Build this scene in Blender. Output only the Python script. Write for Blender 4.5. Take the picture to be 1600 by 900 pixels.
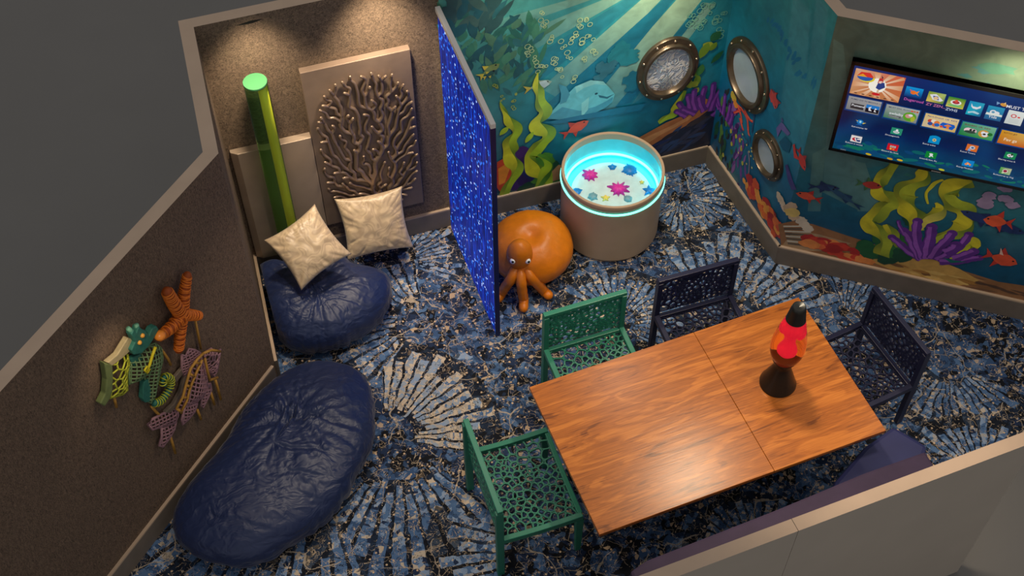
import bpy, bmesh, math, random
from mathutils import Vector, Matrix, noise
from math import sin, cos, pi, radians, sqrt, atan2

# ------------------------------------------------------------------ scene reset
for o in list(bpy.data.objects):
    bpy.data.objects.remove(o)
scene = bpy.context.scene
COL = scene.collection

# ------------------------------------------------------------------ camera
CAM_H = 7.744676
FPX = 2044.93
FW = Vector((0.18038341, 0.57850964, -0.79548))
RT = Vector((0.95262246, -0.30411177, -0.00514696))
UP = Vector((0.24489239, 0.75686368, 0.60595799))
cd = bpy.data.cameras.new('camera')
cd.sensor_width = 36.0
cd.lens = FPX / 1600 * 36
cd.clip_end = 100
cam = bpy.data.objects.new('camera', cd)
COL.objects.link(cam)
m = Matrix((RT, UP, -FW)).transposed().to_4x4()
m.translation = Vector((0, 0, CAM_H))
cam.matrix_world = m
scene.camera = cam

# ------------------------------------------------------------------ world, colour management
w = bpy.data.worlds.new('world')
scene.world = w
w.use_nodes = True
w.node_tree.nodes['Background'].inputs[0].default_value = (0.52, 0.51, 0.505, 1)
w.node_tree.nodes['Background'].inputs[1].default_value = 0.70
vs = scene.view_settings
vs.view_transform = 'Standard'
vs.look = 'None'
vs.gamma = 1
vs.use_curve_mapping = False
vs.exposure = 0.0

# ------------------------------------------------------------------ lamps (ceiling downlights of the room, and one added fill)
def spot(name, loc, tgt, watts, deg, blend=0.6, col=(1, .80, .58), size=.06):
    l = bpy.data.lights.new(name, 'SPOT')
    l.energy = watts
    l.color = col
    l.spot_size = radians(deg)
    l.spot_blend = blend
    l.shadow_soft_size = size
    o = bpy.data.objects.new(name, l)
    COL.objects.link(o)
    o.location = loc
    o.rotation_euler = (Vector(tgt) - Vector(loc)).to_track_quat('-Z', 'Y').to_euler()
    return o

spot('downlight_alcove_outer', (0.30, 6.08, 2.66), (0.30, 6.32, 1.0), 98, 70, 1.0, (1, .82, .60))
spot('downlight_alcove_inner', (1.10, 6.08, 2.70), (1.10, 6.32, 1.0), 150, 72, 1.0, (1, .82, .60))
spot('downlight_mural', (2.92, 6.02, 2.55), (2.92, 6.32, 0.9), 88, 84, 1.0, (1, .90, .70))
spot('added_fill_mural_left', (2.05, 5.85, 2.70), (2.05, 6.32, 0.9), 40, 90, 1.0, (1, .92, .76))  # added fill, no fixture of the room: brightens the left of the mural
spot('downlight_screen', (4.47, 4.35, 2.37), (4.70, 4.66, 1.98), 20, 114, 1.0, (1, .92, .66))
spot('downlight_table', (2.84, 4.42, 2.95), (2.45, 3.95, 0.75), 112, 92, 0.8, (1, .80, .56), .09)
spot('downlight_carpet', (0.75, 4.75, 3.1), (0.75, 4.65, 0), 100, 88, 0.9, (1, .84, .66), .09)
spot('downlight_left', (-0.72, 4.40, 2.24), (-0.92, 4.50, 1.0), 9, 84, 1.0, (1, .80, .58))
spot('downlight_front', (3.2, 3.15, 3.2), (3.1, 2.80, 0.8), 95, 80, 0.9, (1, .82, .62), .1)
spot('downlight_tank', (2.60, 5.4, 3.1), (2.60, 5.45, 0), 62, 84, 0.9, (1, .86, .70), .09)
spot('downlight_right', (4.4, 4.0, 3.1), (4.4, 4.0, 0), 45, 70, 0.9, (1, .84, .66), .09)

# ------------------------------------------------------------------ helpers
def lin(c):
    out = []
    for v in c:
        v = v / 255.0
        out.append(v / 12.92 if v <= .04045 else ((v + .055) / 1.055) ** 2.4)
    return out

def C(r, g, b, k=1.0):
    l = lin((r, g, b))
    return (min(l[0] * k, 1), min(l[1] * k, 1), min(l[2] * k, 1), 1)

def mixc(a, b, t):
    return tuple(a[i] * (1 - t) + b[i] * t for i in range(3)) + (1,)

MATS = {}

def mat(name, col=(.5, .5, .5, 1), rough=.6, metal=0, noise_amt=0, noise_scale=20, bump=0, bump_scale=60,
        emit=None, emit_s=0, trans=0, alpha=1, coat=0, sheen=0, spec=.5, ior=1.45, stretch=(1, 1, 1)):
    if name in MATS:
        return MATS[name]
    m = bpy.data.materials.new(name)
    m.use_nodes = True
    nt = m.node_tree
    b = nt.nodes['Principled BSDF']
    b.inputs['Base Color'].default_value = col
    b.inputs['Roughness'].default_value = rough
    b.inputs['Metallic'].default_value = metal
    b.inputs['IOR'].default_value = ior
    b.inputs['Specular IOR Level'].default_value = spec
    b.inputs['Transmission Weight'].default_value = trans
    b.inputs['Alpha'].default_value = alpha
    b.inputs['Coat Weight'].default_value = coat
    b.inputs['Sheen Weight'].default_value = sheen
    if emit:
        b.inputs['Emission Color'].default_value = emit
        b.inputs['Emission Strength'].default_value = emit_s
    if noise_amt or bump:
        tc = nt.nodes.new('ShaderNodeTexCoord')
        mp = nt.nodes.new('ShaderNodeMapping')
        mp.inputs['Scale'].default_value = stretch
        nt.links.new(tc.outputs['Object'], mp.inputs['Vector'])
    if noise_amt:
        n = nt.nodes.new('ShaderNodeTexNoise')
        n.inputs['Scale'].default_value = noise_scale
        n.inputs['Detail'].default_value = 5
        nt.links.new(mp.outputs[0], n.inputs['Vector'])
        r = nt.nodes.new('ShaderNodeMapRange')
        r.inputs['From Min'].default_value = .25
        r.inputs['From Max'].default_value = .75
        r.inputs['To Min'].default_value = 1 - noise_amt
        r.inputs['To Max'].default_value = 1 + noise_amt
        nt.links.new(n.outputs['Fac'], r.inputs['Value'])
        mx = nt.nodes.new('ShaderNodeVectorMath')
        mx.operation = 'SCALE'
        mx.inputs[0].default_value = col[:3]
        nt.links.new(r.outputs[0], mx.inputs['Scale'])
        nt.links.new(mx.outputs[0], b.inputs['Base Color'])
    if bump:
        n2 = nt.nodes.new('ShaderNodeTexNoise')
        n2.inputs['Scale'].default_value = bump_scale
        n2.inputs['Detail'].default_value = 4
        nt.links.new(mp.outputs[0], n2.inputs['Vector'])
        bp = nt.nodes.new('ShaderNodeBump')
        bp.inputs['Strength'].default_value = bump
        bp.inputs['Distance'].default_value = .01
        nt.links.new(n2.outputs['Fac'], bp.inputs['Height'])
        nt.links.new(bp.outputs[0], b.inputs['Normal'])
    MATS[name] = m
    return m

def link(o, parent=None):
    COL.objects.link(o)
    if parent is not None:
        o.parent = parent
    return o

def tag(o, label=None, cat=None, group=None, kind=None):
    if label: o['label'] = label
    if cat: o['category'] = cat
    if group: o['group'] = group
    if kind: o['kind'] = kind
    return o

def thing(name, label, cat, loc=(0, 0, 0), rotz=0, group=None):
    o = bpy.data.objects.new(name, None)
    o.empty_display_size = .1
    link(o)
    o.location = loc
    o.rotation_euler = (0, 0, rotz)
    return tag(o, label, cat, group)

class MB:
    """collects shapes and links them as one mesh object"""
    def __init__(self):
        self.v = []; self.f = []; self.mi = []; self.c = []
        self.usecol = False
    def add(self, vs, fs, mi=0, col=None):
        n = len(self.v)
        self.v += [tuple(p) for p in vs]
        self.f += [tuple(i + n for i in f) for f in fs]
        self.mi += [mi] * len(fs)
        if col is not None:
            self.usecol = True
        if isinstance(col, list):
            self.c += col
        else:
            self.c += [col or (1, 1, 1, 1)] * len(vs)
    def box(self, c, s, rz=0, mi=0):
        x, y, z = [q / 2 for q in s]
        pts = []
        for dz in (-z, z):
            for dx, dy in ((-x, -y), (x, -y), (x, y), (-x, y)):
                pts.append((c[0] + dx * cos(rz) - dy * sin(rz), c[1] + dx * sin(rz) + dy * cos(rz), c[2] + dz))
        self.add(pts, [(3, 2, 1, 0), (4, 5, 6, 7), (0, 1, 5, 4), (1, 2, 6, 5), (2, 3, 7, 6), (3, 0, 4, 7)], mi)
    def prism(self, poly, z0, z1, mi=0, mitop=None):
        # poly counter clockwise; z0,z1 numbers or lists
        n = len(poly)
        a = z0 if isinstance(z0, list) else [z0] * n
        b = z1 if isinstance(z1, list) else [z1] * n
        pts = [(p[0], p[1], a[i]) for i, p in enumerate(poly)] + [(p[0], p[1], b[i]) for i, p in enumerate(poly)]
        self.add(pts, [tuple(range(n))[::-1]] + [(i, (i + 1) % n, n + (i + 1) % n, n + i) for i in range(n)], mi)
        self.f.append(tuple(len(self.v) - n + i for i in range(n)))
        self.mi.append(mi if mitop is None else mitop)
    def tube(self, path, r, sides=8, mi=0, cap=True, closed=False):
        P = [Vector(p) for p in path]
        n = len(P)
        R = r if isinstance(r, (list, tuple)) else [r] * n
        up = None
        pts = []
        for i in range(n):
            if closed:
                t = P[(i + 1) % n] - P[i - 1]
            else:
                t = P[min(i + 1, n - 1)] - P[max(i - 1, 0)]
            if t.length < 1e-9: t = Vector((0, 0, 1))
            t.normalize()
            if up is None:
                a = Vector((0, 0, 1)) if abs(t.z) < .9 else Vector((1, 0, 0))
                up = (a - t * a.dot(t)).normalized()
            else:
                up = up - t * up.dot(t)
                if up.length < 1e-6:
                    a = Vector((0, 0, 1)) if abs(t.z) < .9 else Vector((1, 0, 0))
                    up = a - t * a.dot(t)
                up.normalize()
            sd = t.cross(up)
            for k in range(sides):
                a = 2 * pi * k / sides
                pts.append(P[i] + (up * cos(a) + sd * sin(a)) * R[i])
        fs = []
        for i in range(n if closed else n - 1):
            j = (i + 1) % n
            for k in range(sides):
                k2 = (k + 1) % sides
                fs.append((i * sides + k, i * sides + k2, j * sides + k2, j * sides + k))
        if cap and not closed:
            fs.append(tuple(range(sides))[::-1])
            fs.append(tuple((n - 1) * sides + k for k in range(sides)))
        self.add(pts, fs, mi)
    def lathe(self, prof, segs=48, c=(0, 0, 0), mi=0, capb=True, capt=True):
        n = len(prof)
        pts = []
        for (r, z) in prof:
            for k in range(segs):
                a = 2 * pi * k / segs
                pts.append((c[0] + r * cos(a), c[1] + r * sin(a), c[2] + z))
        fs = []
        for i in range(n - 1):
            for k in range(segs):
                k2 = (k + 1) % segs
                fs.append((i * segs + k, i * segs + k2, (i + 1) * segs + k2, (i + 1) * segs + k))
        if capb: fs.append(tuple(range(segs))[::-1])
        if capt: fs.append(tuple((n - 1) * segs + k for k in range(segs)))
        self.add(pts, fs, mi)
    def sphere(self, c, r, nu=24, nv=14, fn=None, mi=0):
        r = r if isinstance(r, (tuple, list)) else (r, r, r)
        pts = [(c[0], c[1], c[2] - r[2])]
        for j in range(1, nv):
            t = -pi / 2 + pi * j / nv
            for i in range(nu):
                a = 2 * pi * i / nu
                pts.append((c[0] + r[0] * cos(t) * cos(a), c[1] + r[1] * cos(t) * sin(a), c[2] + r[2] * sin(t)))
        pts.append((c[0], c[1], c[2] + r[2]))
        fs = []
        for i in range(nu):
            fs.append((0, 1 + (i + 1) % nu, 1 + i))
        for j in range(nv - 2):
            for i in range(nu):
                a = 1 + j * nu + i; b = 1 + j * nu + (i + 1) % nu
                fs.append((a, b, b + nu, a + nu))
        L = len(pts) - 1
        for i in range(nu):
            fs.append((L, 1 + (nv - 2) * nu + i, 1 + (nv - 2) * nu + (i + 1) % nu))
        if fn: pts = [fn(Vector(p)) for p in pts]
        self.add(pts, fs, mi)
    def build(self, name, mats, parent=None, smooth=False, bevel=0, autosm=None):
        me = bpy.data.meshes.new(name)
        me.from_pydata(self.v, [], self.f)
        if not isinstance(mats, (list, tuple)): mats = [mats]
        for mm in mats: me.materials.append(mm)
        if len(mats) > 1:
            me.polygons.foreach_set('material_index', self.mi)
        if self.usecol:
            a = me.color_attributes.new('Col', 'FLOAT_COLOR', 'POINT')
            flat = []
            for c in self.c: flat += list(c[:3]) + [1.0]
            a.data.foreach_set('color', flat)
        if smooth:
            me.polygons.foreach_set('use_smooth', [True] * len(me.polygons))
        if autosm:
            me.polygons.foreach_set('use_smooth', [True] * len(me.polygons))
            me.set_sharp_from_angle(angle=radians(autosm))
        me.update()
        o = bpy.data.objects.new(name, me)
        link(o, parent)
        if bevel:
            bv = o.modifiers.new('bevel', 'BEVEL')
            bv.width = bevel
            bv.segments = 2
            bv.limit_method = 'ANGLE'
        return o

def ray_plane(px, py, O, n):
    d = FW * FPX + RT * (px - 800) - UP * (py - 450)
    Cc = Vector((0, 0, CAM_H))
    t = (O - Cc).dot(n) / d.dot(n)
    return Cc + d * t

class Plane:
    """a vertical wall plane: s runs along the wall, z up, n out of the wall into the room"""
    def __init__(self, P0, P1, flip=1, off=0):
        self.O = Vector((P0[0], P0[1], 0))
        e = Vector((P1[0] - P0[0], P1[1] - P0[1], 0))
        self.L = e.length
        self.e = e.normalized()
        self.n = Vector((-self.e.y, self.e.x, 0)) * flip
        self.O = self.O + self.n * off
    def pt(self, s, z, d=0):
        return self.O + self.e * s + Vector((0, 0, z)) + self.n * d
    def at(self, px, py, d=0):
        p = ray_plane(px, py, self.O + self.n * d, self.n)
        return ((p - self.O).dot(self.e), p.z)

def catmull(pts, n=8):
    out = []
    N = len(pts)
    for i in range(N - 1):
        p0 = pts[max(i - 1, 0)]; p1 = pts[i]; p2 = pts[i + 1]; p3 = pts[min(i + 2, N - 1)]
        for k in range(n):
            t = k / n
            out.append(tuple(.5 * (2 * p1[j] + (p2[j] - p0[j]) * t + (2 * p0[j] - 5 * p1[j] + 4 * p2[j] - p3[j]) * t * t
                             + (3 * p1[j] - p0[j] - 3 * p2[j] + p3[j]) * t ** 3) for j in range(len(p1))))
    out.append(tuple(pts[-1]))
    return out

def inside(p, poly):
    x, y = p
    r = False
    n = len(poly)
    for i in range(n):
        x1, y1 = poly[i]; x2, y2 = poly[i - 1]
        if (y1 > y) != (y2 > y) and x < (x2 - x1) * (y - y1) / (y2 - y1) + x1:
            r = not r
    return r

def clip_half(poly, m, d):
    # keep points p with (p-m).d <= 0
    out = []
    n = len(poly)
    for i in range(n):
        a = poly[i]; b = poly[(i + 1) % n]
        da = (a[0] - m[0]) * d[0] + (a[1] - m[1]) * d[1]
        db = (b[0] - m[0]) * d[0] + (b[1] - m[1]) * d[1]
        if da <= 0: out.append(a)
        if (da < 0 < db) or (db < 0 < da):
            t = da / (da - db)
            out.append((a[0] + (b[0] - a[0]) * t, a[1] + (b[1] - a[1]) * t))
    return out

def voronoi(pts, x0, y0, x1, y1):
    cells = []
    for i, p in enumerate(pts):
        poly = [(x0, y0), (x1, y0), (x1, y1), (x0, y1)]
        near = sorted(range(len(pts)), key=lambda j: (pts[j][0] - p[0]) ** 2 + (pts[j][1] - p[1]) ** 2)[1:22]
        for j in near:
            q = pts[j]
            poly = clip_half(poly, ((p[0] + q[0]) / 2, (p[1] + q[1]) / 2), (q[0] - p[0], q[1] - p[1]))
            if len(poly) < 3: break
        if len(poly) >= 3: cells.append(poly)
    return cells

def centroid(poly):
    return (sum(p[0] for p in poly) / len(poly), sum(p[1] for p in poly) / len(poly))

def jitter_points(rng, x0, y0, x1, y1, n, relax=1):
    pts = [(rng.uniform(x0, x1), rng.uniform(y0, y1)) for _ in range(n)]
    for _ in range(relax):
        cs = voronoi(pts, x0, y0, x1, y1)
        pts = [centroid(c) for c in cs]
    return pts

def ray_to_poly(c, a, poly):
    dx, dy = cos(a), sin(a)
    best = None
    n = len(poly)
    for i in range(n):
        x1, y1 = poly[i]; x2, y2 = poly[(i + 1) % n]
        ex, ey = x2 - x1, y2 - y1
        den = dx * ey - dy * ex
        if abs(den) < 1e-12: continue
        t = ((x1 - c[0]) * ey - (y1 - c[1]) * ex) / den
        u = ((x1 - c[0]) * dy - (y1 - c[1]) * dx) / den
        if t > 0 and -1e-6 <= u <= 1 + 1e-6 and (best is None or t < best): best = t
    return best or 0

def cut_plate(mb, x0, y0, x1, y1, n, wall, thick, fn, seed=1, M=18):
    """a plate pierced by rounded voronoi holes; fn(u,v,d) -> 3D point"""
    rng = random.Random(seed)
    pts = jitter_points(rng, x0, y0, x1, y1, n, 1)
    for cell in voronoi(pts, x0, y0, x1, y1):
        c = centroid(cell)
        outer = []; inner = []
        angs = [2 * pi * k / M for k in range(M)]
        ds = [ray_to_poly(c, a, cell) for a in angs]
        # inset, rounded
        ins = []
        for a, d in zip(angs, ds):
            ins.append(max(d - wall / 2 * (1.05 + .25 * rng.random()), d * .25))
        sm = [(ins[k - 1] + 2 * ins[k] + ins[(k + 1) % M]) / 4 for k in range(M)]
        sm = [min(sm[k], ds[k] - wall * .3) for k in range(M)]
        for k, a in enumerate(angs):
            outer.append((c[0] + ds[k] * cos(a), c[1] + ds[k] * sin(a)))
            inner.append((c[0] + max(sm[k], .001) * cos(a), c[1] + max(sm[k], .001) * sin(a)))
        V = [fn(p[0], p[1], thick / 2) for p in outer] + [fn(p[0], p[1], thick / 2) for p in inner] + \
            [fn(p[0], p[1], -thick / 2) for p in inner] + [fn(p[0], p[1], -thick / 2) for p in outer]
        F = []
        for k in range(M):
            k2 = (k + 1) % M
            for r in range(3):
                F.append((r * M + k, r * M + k2, (r + 1) * M + k2, (r + 1) * M + k))
        mb.add(V, F)

# ------------------------------------------------------------------ plan of the room (metres)
YB = 6.376
C1 = (3.633, 6.376)
C2 = (3.732, 5.261)
TD = Vector((5.225 - 3.732, 4.22 - 5.261)).normalized()
T2 = (C2[0] + TD.x * 2.6, C2[1] + TD.y * 2.6)
S = (-.06, 5.39)
LD = Vector((-1.275 + .06, 4.215 - 5.39)).normalized()
L2 = (S[0] + LD.x * 3.3, S[1] + LD.y * 3.3)
XD = 1.512          # where grey fabric gives way to the mural, at the curtain
HW = 2.4
PB = Plane((0, YB), (1, YB), -1)              # s = x
PC = Plane(C1, C2, -1)
PT = Plane(C2, T2, -1)
PLW = Plane(S, L2, 1)
assert PB.n.y < 0 and PC.n.x < 0 and PT.n.y < 0 and PLW.n.x > 0

# ------------------------------------------------------------------ setting materials
m_cap = mat('wall_cap', C(188, 163, 140), .7, noise_amt=.06, noise_scale=6)
m_out = mat('wall_outer_paint', C(174, 163, 150), .8, noise_amt=.04, noise_scale=3)
m_ground = mat('grey_ground', C(114, 112, 109), .9, noise_amt=.03, noise_scale=1.5)
m_base = mat('taupe_baseboard', C(120, 108, 96), .55, noise_amt=.12, noise_scale=9)
m_cove = mat('baseboard_edge', C(190, 165, 140), .5)

def fabric_mat(name, col, dirv=(1, 1, 1), rough=.75):
    m = bpy.data.materials.new(name); m.use_nodes = True
    nt = m.node_tree; b = nt.nodes['Principled BSDF']
    tc = nt.nodes.new('ShaderNodeTexCoord')
    mp = nt.nodes.new('ShaderNodeMapping'); mp.inputs['Scale'].default_value = dirv
    nt.links.new(tc.outputs['Object'], mp.inputs['Vector'])
    n1 = nt.nodes.new('ShaderNodeTexNoise'); n1.inputs['Scale'].default_value = 60; n1.inputs['Detail'].default_value = 6
    n1.inputs['Distortion'].default_value = 1.6
    n2 = nt.nodes.new('ShaderNodeTexNoise'); n2.inputs['Scale'].default_value = 3.0
    for n in (n1, n2): nt.links.new(mp.outputs[0], n.inputs['Vector'])
    r = nt.nodes.new('ShaderNodeValToRGB')
    r.color_ramp.elements[0].position = .30; r.color_ramp.elements[0].color = (col[0] * .45, col[1] * .45, col[2] * .45, 1)
    r.color_ramp.elements[1].position = .72; r.color_ramp.elements[1].color = (col[0] * 1.7, col[1] * 1.6, col[2] * 1.5, 1)
    nt.links.new(n1.outputs['Fac'], r.inputs[0])
    nt.links.new(r.outputs[0], b.inputs['Base Color'])
    b.inputs['Roughness'].default_value = rough
    b.inputs['Specular IOR Level'].default_value = .25
    bp = nt.nodes.new('ShaderNodeBump'); bp.inputs['Strength'].default_value = .5; bp.inputs['Distance'].default_value = .006
    nt.links.new(n1.outputs['Fac'], bp.inputs['Height']); nt.links.new(bp.outputs[0], b.inputs['Normal'])
    return m

m_fab = fabric_mat('brown_woven_wallcovering', C(112, 97, 82))
m_fab2 = fabric_mat('dark_woven_wallcovering', C(108, 91, 77), (2.2, 2.2, .7))

def paint_mat(name, rough=.45, emit=False, strength=1.0):
    m = bpy.data.materials.new(name); m.use_nodes = True
    nt = m.node_tree; b = nt.nodes['Principled BSDF']
    at = nt.nodes.new('ShaderNodeAttribute'); at.attribute_name = 'Col'
    if emit:
        b.inputs['Base Color'].default_value = (.004, .004, .005, 1)
        nt.links.new(at.outputs['Color'], b.inputs['Emission Color'])
        b.inputs['Emission Strength'].default_value = strength
        b.inputs['Roughness'].default_value = .25
    else:
        tc = nt.nodes.new('ShaderNodeTexCoord')
        n = nt.nodes.new('ShaderNodeTexNoise'); n.inputs['Scale'].default_value = 9; n.inputs['Detail'].default_value = 6
        n.inputs['Distortion'].default_value = .8
        nt.links.new(tc.outputs['Object'], n.inputs['Vector'])
        mr = nt.nodes.new('ShaderNodeMapRange')
        mr.inputs['From Min'].default_value = .25; mr.inputs['From Max'].default_value = .75
        mr.inputs['To Min'].default_value = .78; mr.inputs['To Max'].default_value = 1.22
        nt.links.new(n.outputs['Fac'], mr.inputs['Value'])
        sc = nt.nodes.new('ShaderNodeVectorMath'); sc.operation = 'SCALE'
        nt.links.new(at.outputs['Color'], sc.inputs[0]); nt.links.new(mr.outputs[0], sc.inputs['Scale'])
        nt.links.new(sc.outputs[0], b.inputs['Base Color'])
        b.inputs['Roughness'].default_value = rough
    return m

m_mural = paint_mat('mural_paint')
m_screen = paint_mat('screen_glow', emit=True, strength=.85)

# ------------------------------------------------------------------ carpet material
def carpet_material():
    m = bpy.data.materials.new('patterned_carpet'); m.use_nodes = True
    nt = m.node_tree; N = nt.nodes; Lk = nt.links
    b = N['Principled BSDF']
    def val(x):
        return x
    def math_(op, a, bb=None, cc=None, clamp=False):
        n = N.new('ShaderNodeMath'); n.operation = op; n.use_clamp = clamp
        for i, x in enumerate((a, bb, cc)):
            if x is None: continue
            if isinstance(x, (int, float)): n.inputs[i].default_value = x
            else: Lk.new(x, n.inputs[i])
        return n.outputs[0]
    def mix(f, a, bb):
        n = N.new('ShaderNodeMix'); n.data_type = 'RGBA'
        for i, x in ((0, f), (6, a), (7, bb)):
            if isinstance(x, (int, float)): n.inputs[i].default_value = x
            elif isinstance(x, tuple): n.inputs[i].default_value = x
            else: Lk.new(x, n.inputs[i])
        return n.outputs[2]
    def ramp(f, stops, interp='CONSTANT'):
        n = N.new('ShaderNodeValToRGB'); cr = n.color_ramp; cr.interpolation = interp
        while len(cr.elements) < len(stops): cr.elements.new(.5)
        for e, (p, c) in zip(cr.elements, stops):
            e.position = p; e.color = c
        Lk.new(f, n.inputs[0]); return n.outputs[0]
    tc = N.new('ShaderNodeTexCoord')
    P0 = tc.outputs['Object']
    def vmath(op, a, bb):
        n = N.new('ShaderNodeVectorMath'); n.operation = op
        for i, x in enumerate((a, bb)):
            if isinstance(x, tuple): n.inputs[i].default_value = x
            else: Lk.new(x, n.inputs[i])
        return n.outputs[0]
    def noise_(v, sc, det=3, out='Fac', dist=0):
        n = N.new('ShaderNodeTexNoise'); n.inputs['Scale'].default_value = sc; n.inputs['Detail'].default_value = det
        n.inputs['Distortion'].default_value = dist
        Lk.new(v, n.inputs['Vector']); return n.outputs[out]
    def vor(v, sc, feat='F1', metric='EUCLIDEAN', out='Color', rnd=1.0):
        n = N.new('ShaderNodeTexVoronoi'); n.voronoi_dimensions = '2D'; n.feature = feat
        if feat != 'DISTANCE_TO_EDGE': n.distance = metric
        n.inputs['Scale'].default_value = sc; n.inputs['Randomness'].default_value = rnd
        Lk.new(v, n.inputs['Vector']); return n.outputs[out]
    wob = vmath('SCALE', vmath('SUBTRACT', noise_(P0, 7, 3, 'Color'), (.5, .5, .5)), (0, 0, 0))
    wn = wob.node; wn.inputs['Scale'].default_value = .07
    P = vmath('ADD', P0, wob)
    black = C(26, 28, 34); navy = C(40, 54, 82); steel = C(86, 116, 156); denim = C(62, 88, 126)
    light = C(138, 160, 190); cream = C(206, 190, 170); tan = C(214, 184, 150)
    big = noise_(P0, 1.7, 2)
    rot = N.new('ShaderNodeMapping'); rot.inputs['Rotation'].default_value = (0, 0, radians(48)); Lk.new(P, rot.inputs['Vector'])
    cellc = vor(rot.outputs[0], 13, metric='CHEBYCHEV', rnd=.8)
    sep = N.new('ShaderNodeSeparateColor'); Lk.new(cellc, sep.inputs[0])
    f = math_('ADD', math_('MULTIPLY', sep.outputs[0], .62), math_('MULTIPLY', math_('SUBTRACT', big, .32), 1.1), clamp=True)
    base = ramp(f, [(0, black), (.26, navy), (.40, black), (.50, denim), (.70, steel), (.90, light), (.97, cream)])
    # small inner shards
    cell2 = vor(P, 34, rnd=1)
    sep2 = N.new('ShaderNodeSeparateColor'); Lk.new(cell2, sep2.inputs[0])
    shard = ramp(sep2.outputs[0], [(0, black), (.3, navy), (.55, denim), (.8, steel), (.93, tan)])
    base = mix(math_('MULTIPLY', math_('GREATER_THAN', sep2.outputs[1], .55), .75), base, shard)
    # fans of radiating strips
    def fan(base, c, mid, half, K, r0, r1, pal, gap=black, fill=.36):
        v = vmath('SUBTRACT', P, (c[0], c[1], 0))
        rt = N.new('ShaderNodeVectorRotate'); rt.rotation_type = 'Z_AXIS'; rt.inputs['Angle'].default_value = -radians(mid)
        Lk.new(v, rt.inputs['Vector'])
        sx = N.new('ShaderNodeSeparateXYZ'); Lk.new(rt.outputs[0], sx.inputs[0])
        a = math_('ARCTAN2', sx.outputs[1], sx.outputs[0])
        ln = N.new('ShaderNodeVectorMath'); ln.operation = 'LENGTH'; Lk.new(v, ln.inputs[0]); r = ln.outputs['Value']
        ra = math_('MULTIPLY', a, K)
        idn = math_('FLOOR', ra); fr = math_('FRACT', ra)
        wnz = N.new('ShaderNodeTexWhiteNoise'); wnz.noise_dimensions = '1D'; Lk.new(math_('ADD', idn, c[0] * 17), wnz.inputs['W'])
        rnd = wnz.outputs['Value']
        inA = math_('LESS_THAN', math_('ABSOLUTE', a), radians(half))
        g = math_('MULTIPLY', inA, math_('MULTIPLY', math_('GREATER_THAN', r, r0), math_('LESS_THAN', r, r1)))
        ro = math_('MULTIPLY', math_('ADD', math_('MULTIPLY', rnd, .28), .74), r1)
        ri = math_('MULTIPLY', math_('ADD', math_('MULTIPLY', rnd, .5), 1.0), r0)
        st = math_('LESS_THAN', math_('ABSOLUTE', math_('SUBTRACT', fr, .5)), fill)
        st = math_('MULTIPLY', st, math_('MULTIPLY', inA, math_('MULTIPLY', math_('GREATER_THAN', r, ri), math_('LESS_THAN', r, ro))))
        seg = math_('FLOOR', math_('MULTIPLY', r, 17))
        w2 = N.new('ShaderNodeTexWhiteNoise'); w2.noise_dimensions = '2D'
        cb = N.new('ShaderNodeCombineXYZ'); Lk.new(idn, cb.inputs[0]); Lk.new(seg, cb.inputs[1]); Lk.new(cb.outputs[0], w2.inputs['Vector'])
        q = math_('ADD', math_('MULTIPLY', w2.outputs['Value'], .5), math_('MULTIPLY', sep2.outputs[2], .5))
        sc = ramp(q, pal)
        base = mix(math_('MULTIPLY', g, .8), base, gap)
        return mix(st, base, sc)
    palC = [(0, light), (.26, C(150, 164, 182)), (.44, cream), (.62, C(178, 168, 156)), (.76, steel)]
    palD = [(0, denim), (.25, steel), (.5, light), (.70, C(168, 166, 166)), (.82, navy)]
    palB = [(0, denim), (.3, steel), (.62, light), (.74, cream), (.86, navy)]
    fans = [
        ((.537, 4.683), 24, 54, 7.6, .20, .80, palC), ((.62, 4.60), -118, 62, 6.5, .28, 1.15, palB),
        ((3.08, 4.80), 48, 50, 8.0, .30, .95, palD), ((3.30, 6.10), -60, 100, 6.0, .06, .42, palB),
        ((4.51, 4.06), -115, 65, 7.0, .16, .62, palB), ((1.02, 6.12), 20, 60, 7.5, .12, .50, palD),
        ((.10, 4.85), -128, 40, 11.0, .7, 1.6, palB), ((1.35, 3.55), 195, 55, 6.0, .25, .8, palD),
        ((4.25, 3.10), 40, 80, 7.0, .05, .55, palD), ((3.98, 4.6), 20, 60, 7.0, .10, .5, palB),
        ((1.05, 5.55), 150, 70, 6.0, .2, .7, palB), ((2.4, 5.1), 60, 120, 6.0, .12, .5, palB),
        ((2.6, 3.05), 100, 80, 6.0, .1, .5, palB),
    ]
    for c, mid, half, K, r0, r1, pal in fans:
        base = fan(base, c, mid, half, K, r0, r1, pal)
    # shards outlined in tan thread
    d5 = vor(P, 9.5, 'DISTANCE_TO_EDGE', out='Distance')
    l5 = math_('MULTIPLY', math_('LESS_THAN', d5, .020), math_('GREATER_THAN', noise_(P0, 8.3, 1), .54))
    base = mix(math_('MULTIPLY', l5, .75), base, C(176, 158, 134))
    # light scribbled lines
    wob2 = vmath('SCALE', vmath('SUBTRACT', noise_(P0, 2.4, 2, 'Color'), (.5, .5, .5)), (0, 0, 0)); wob2.node.inputs['Scale'].default_value = .5
    d1 = vor(vmath('ADD', P, wob2), 3.0, 'DISTANCE_TO_EDGE', out='Distance')
    l1 = math_('MULTIPLY', math_('LESS_THAN', d1, .013), math_('GREATER_THAN', noise_(P0, 4.1, 1), .52))
    base = mix(math_('MULTIPLY', l1, .8), base, C(188, 172, 152))
    n2 = noise_(P0, 26, 1, dist=.6)
    l2 = math_('LESS_THAN', math_('ABSOLUTE', math_('SUBTRACT', n2, .5)), .014)
    l2 = math_('MULTIPLY', l2, math_('GREATER_THAN', noise_(P0, 15, 1), .46))
    base = mix(math_('MULTIPLY', l2, .85), base, C(200, 178, 150))
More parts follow.
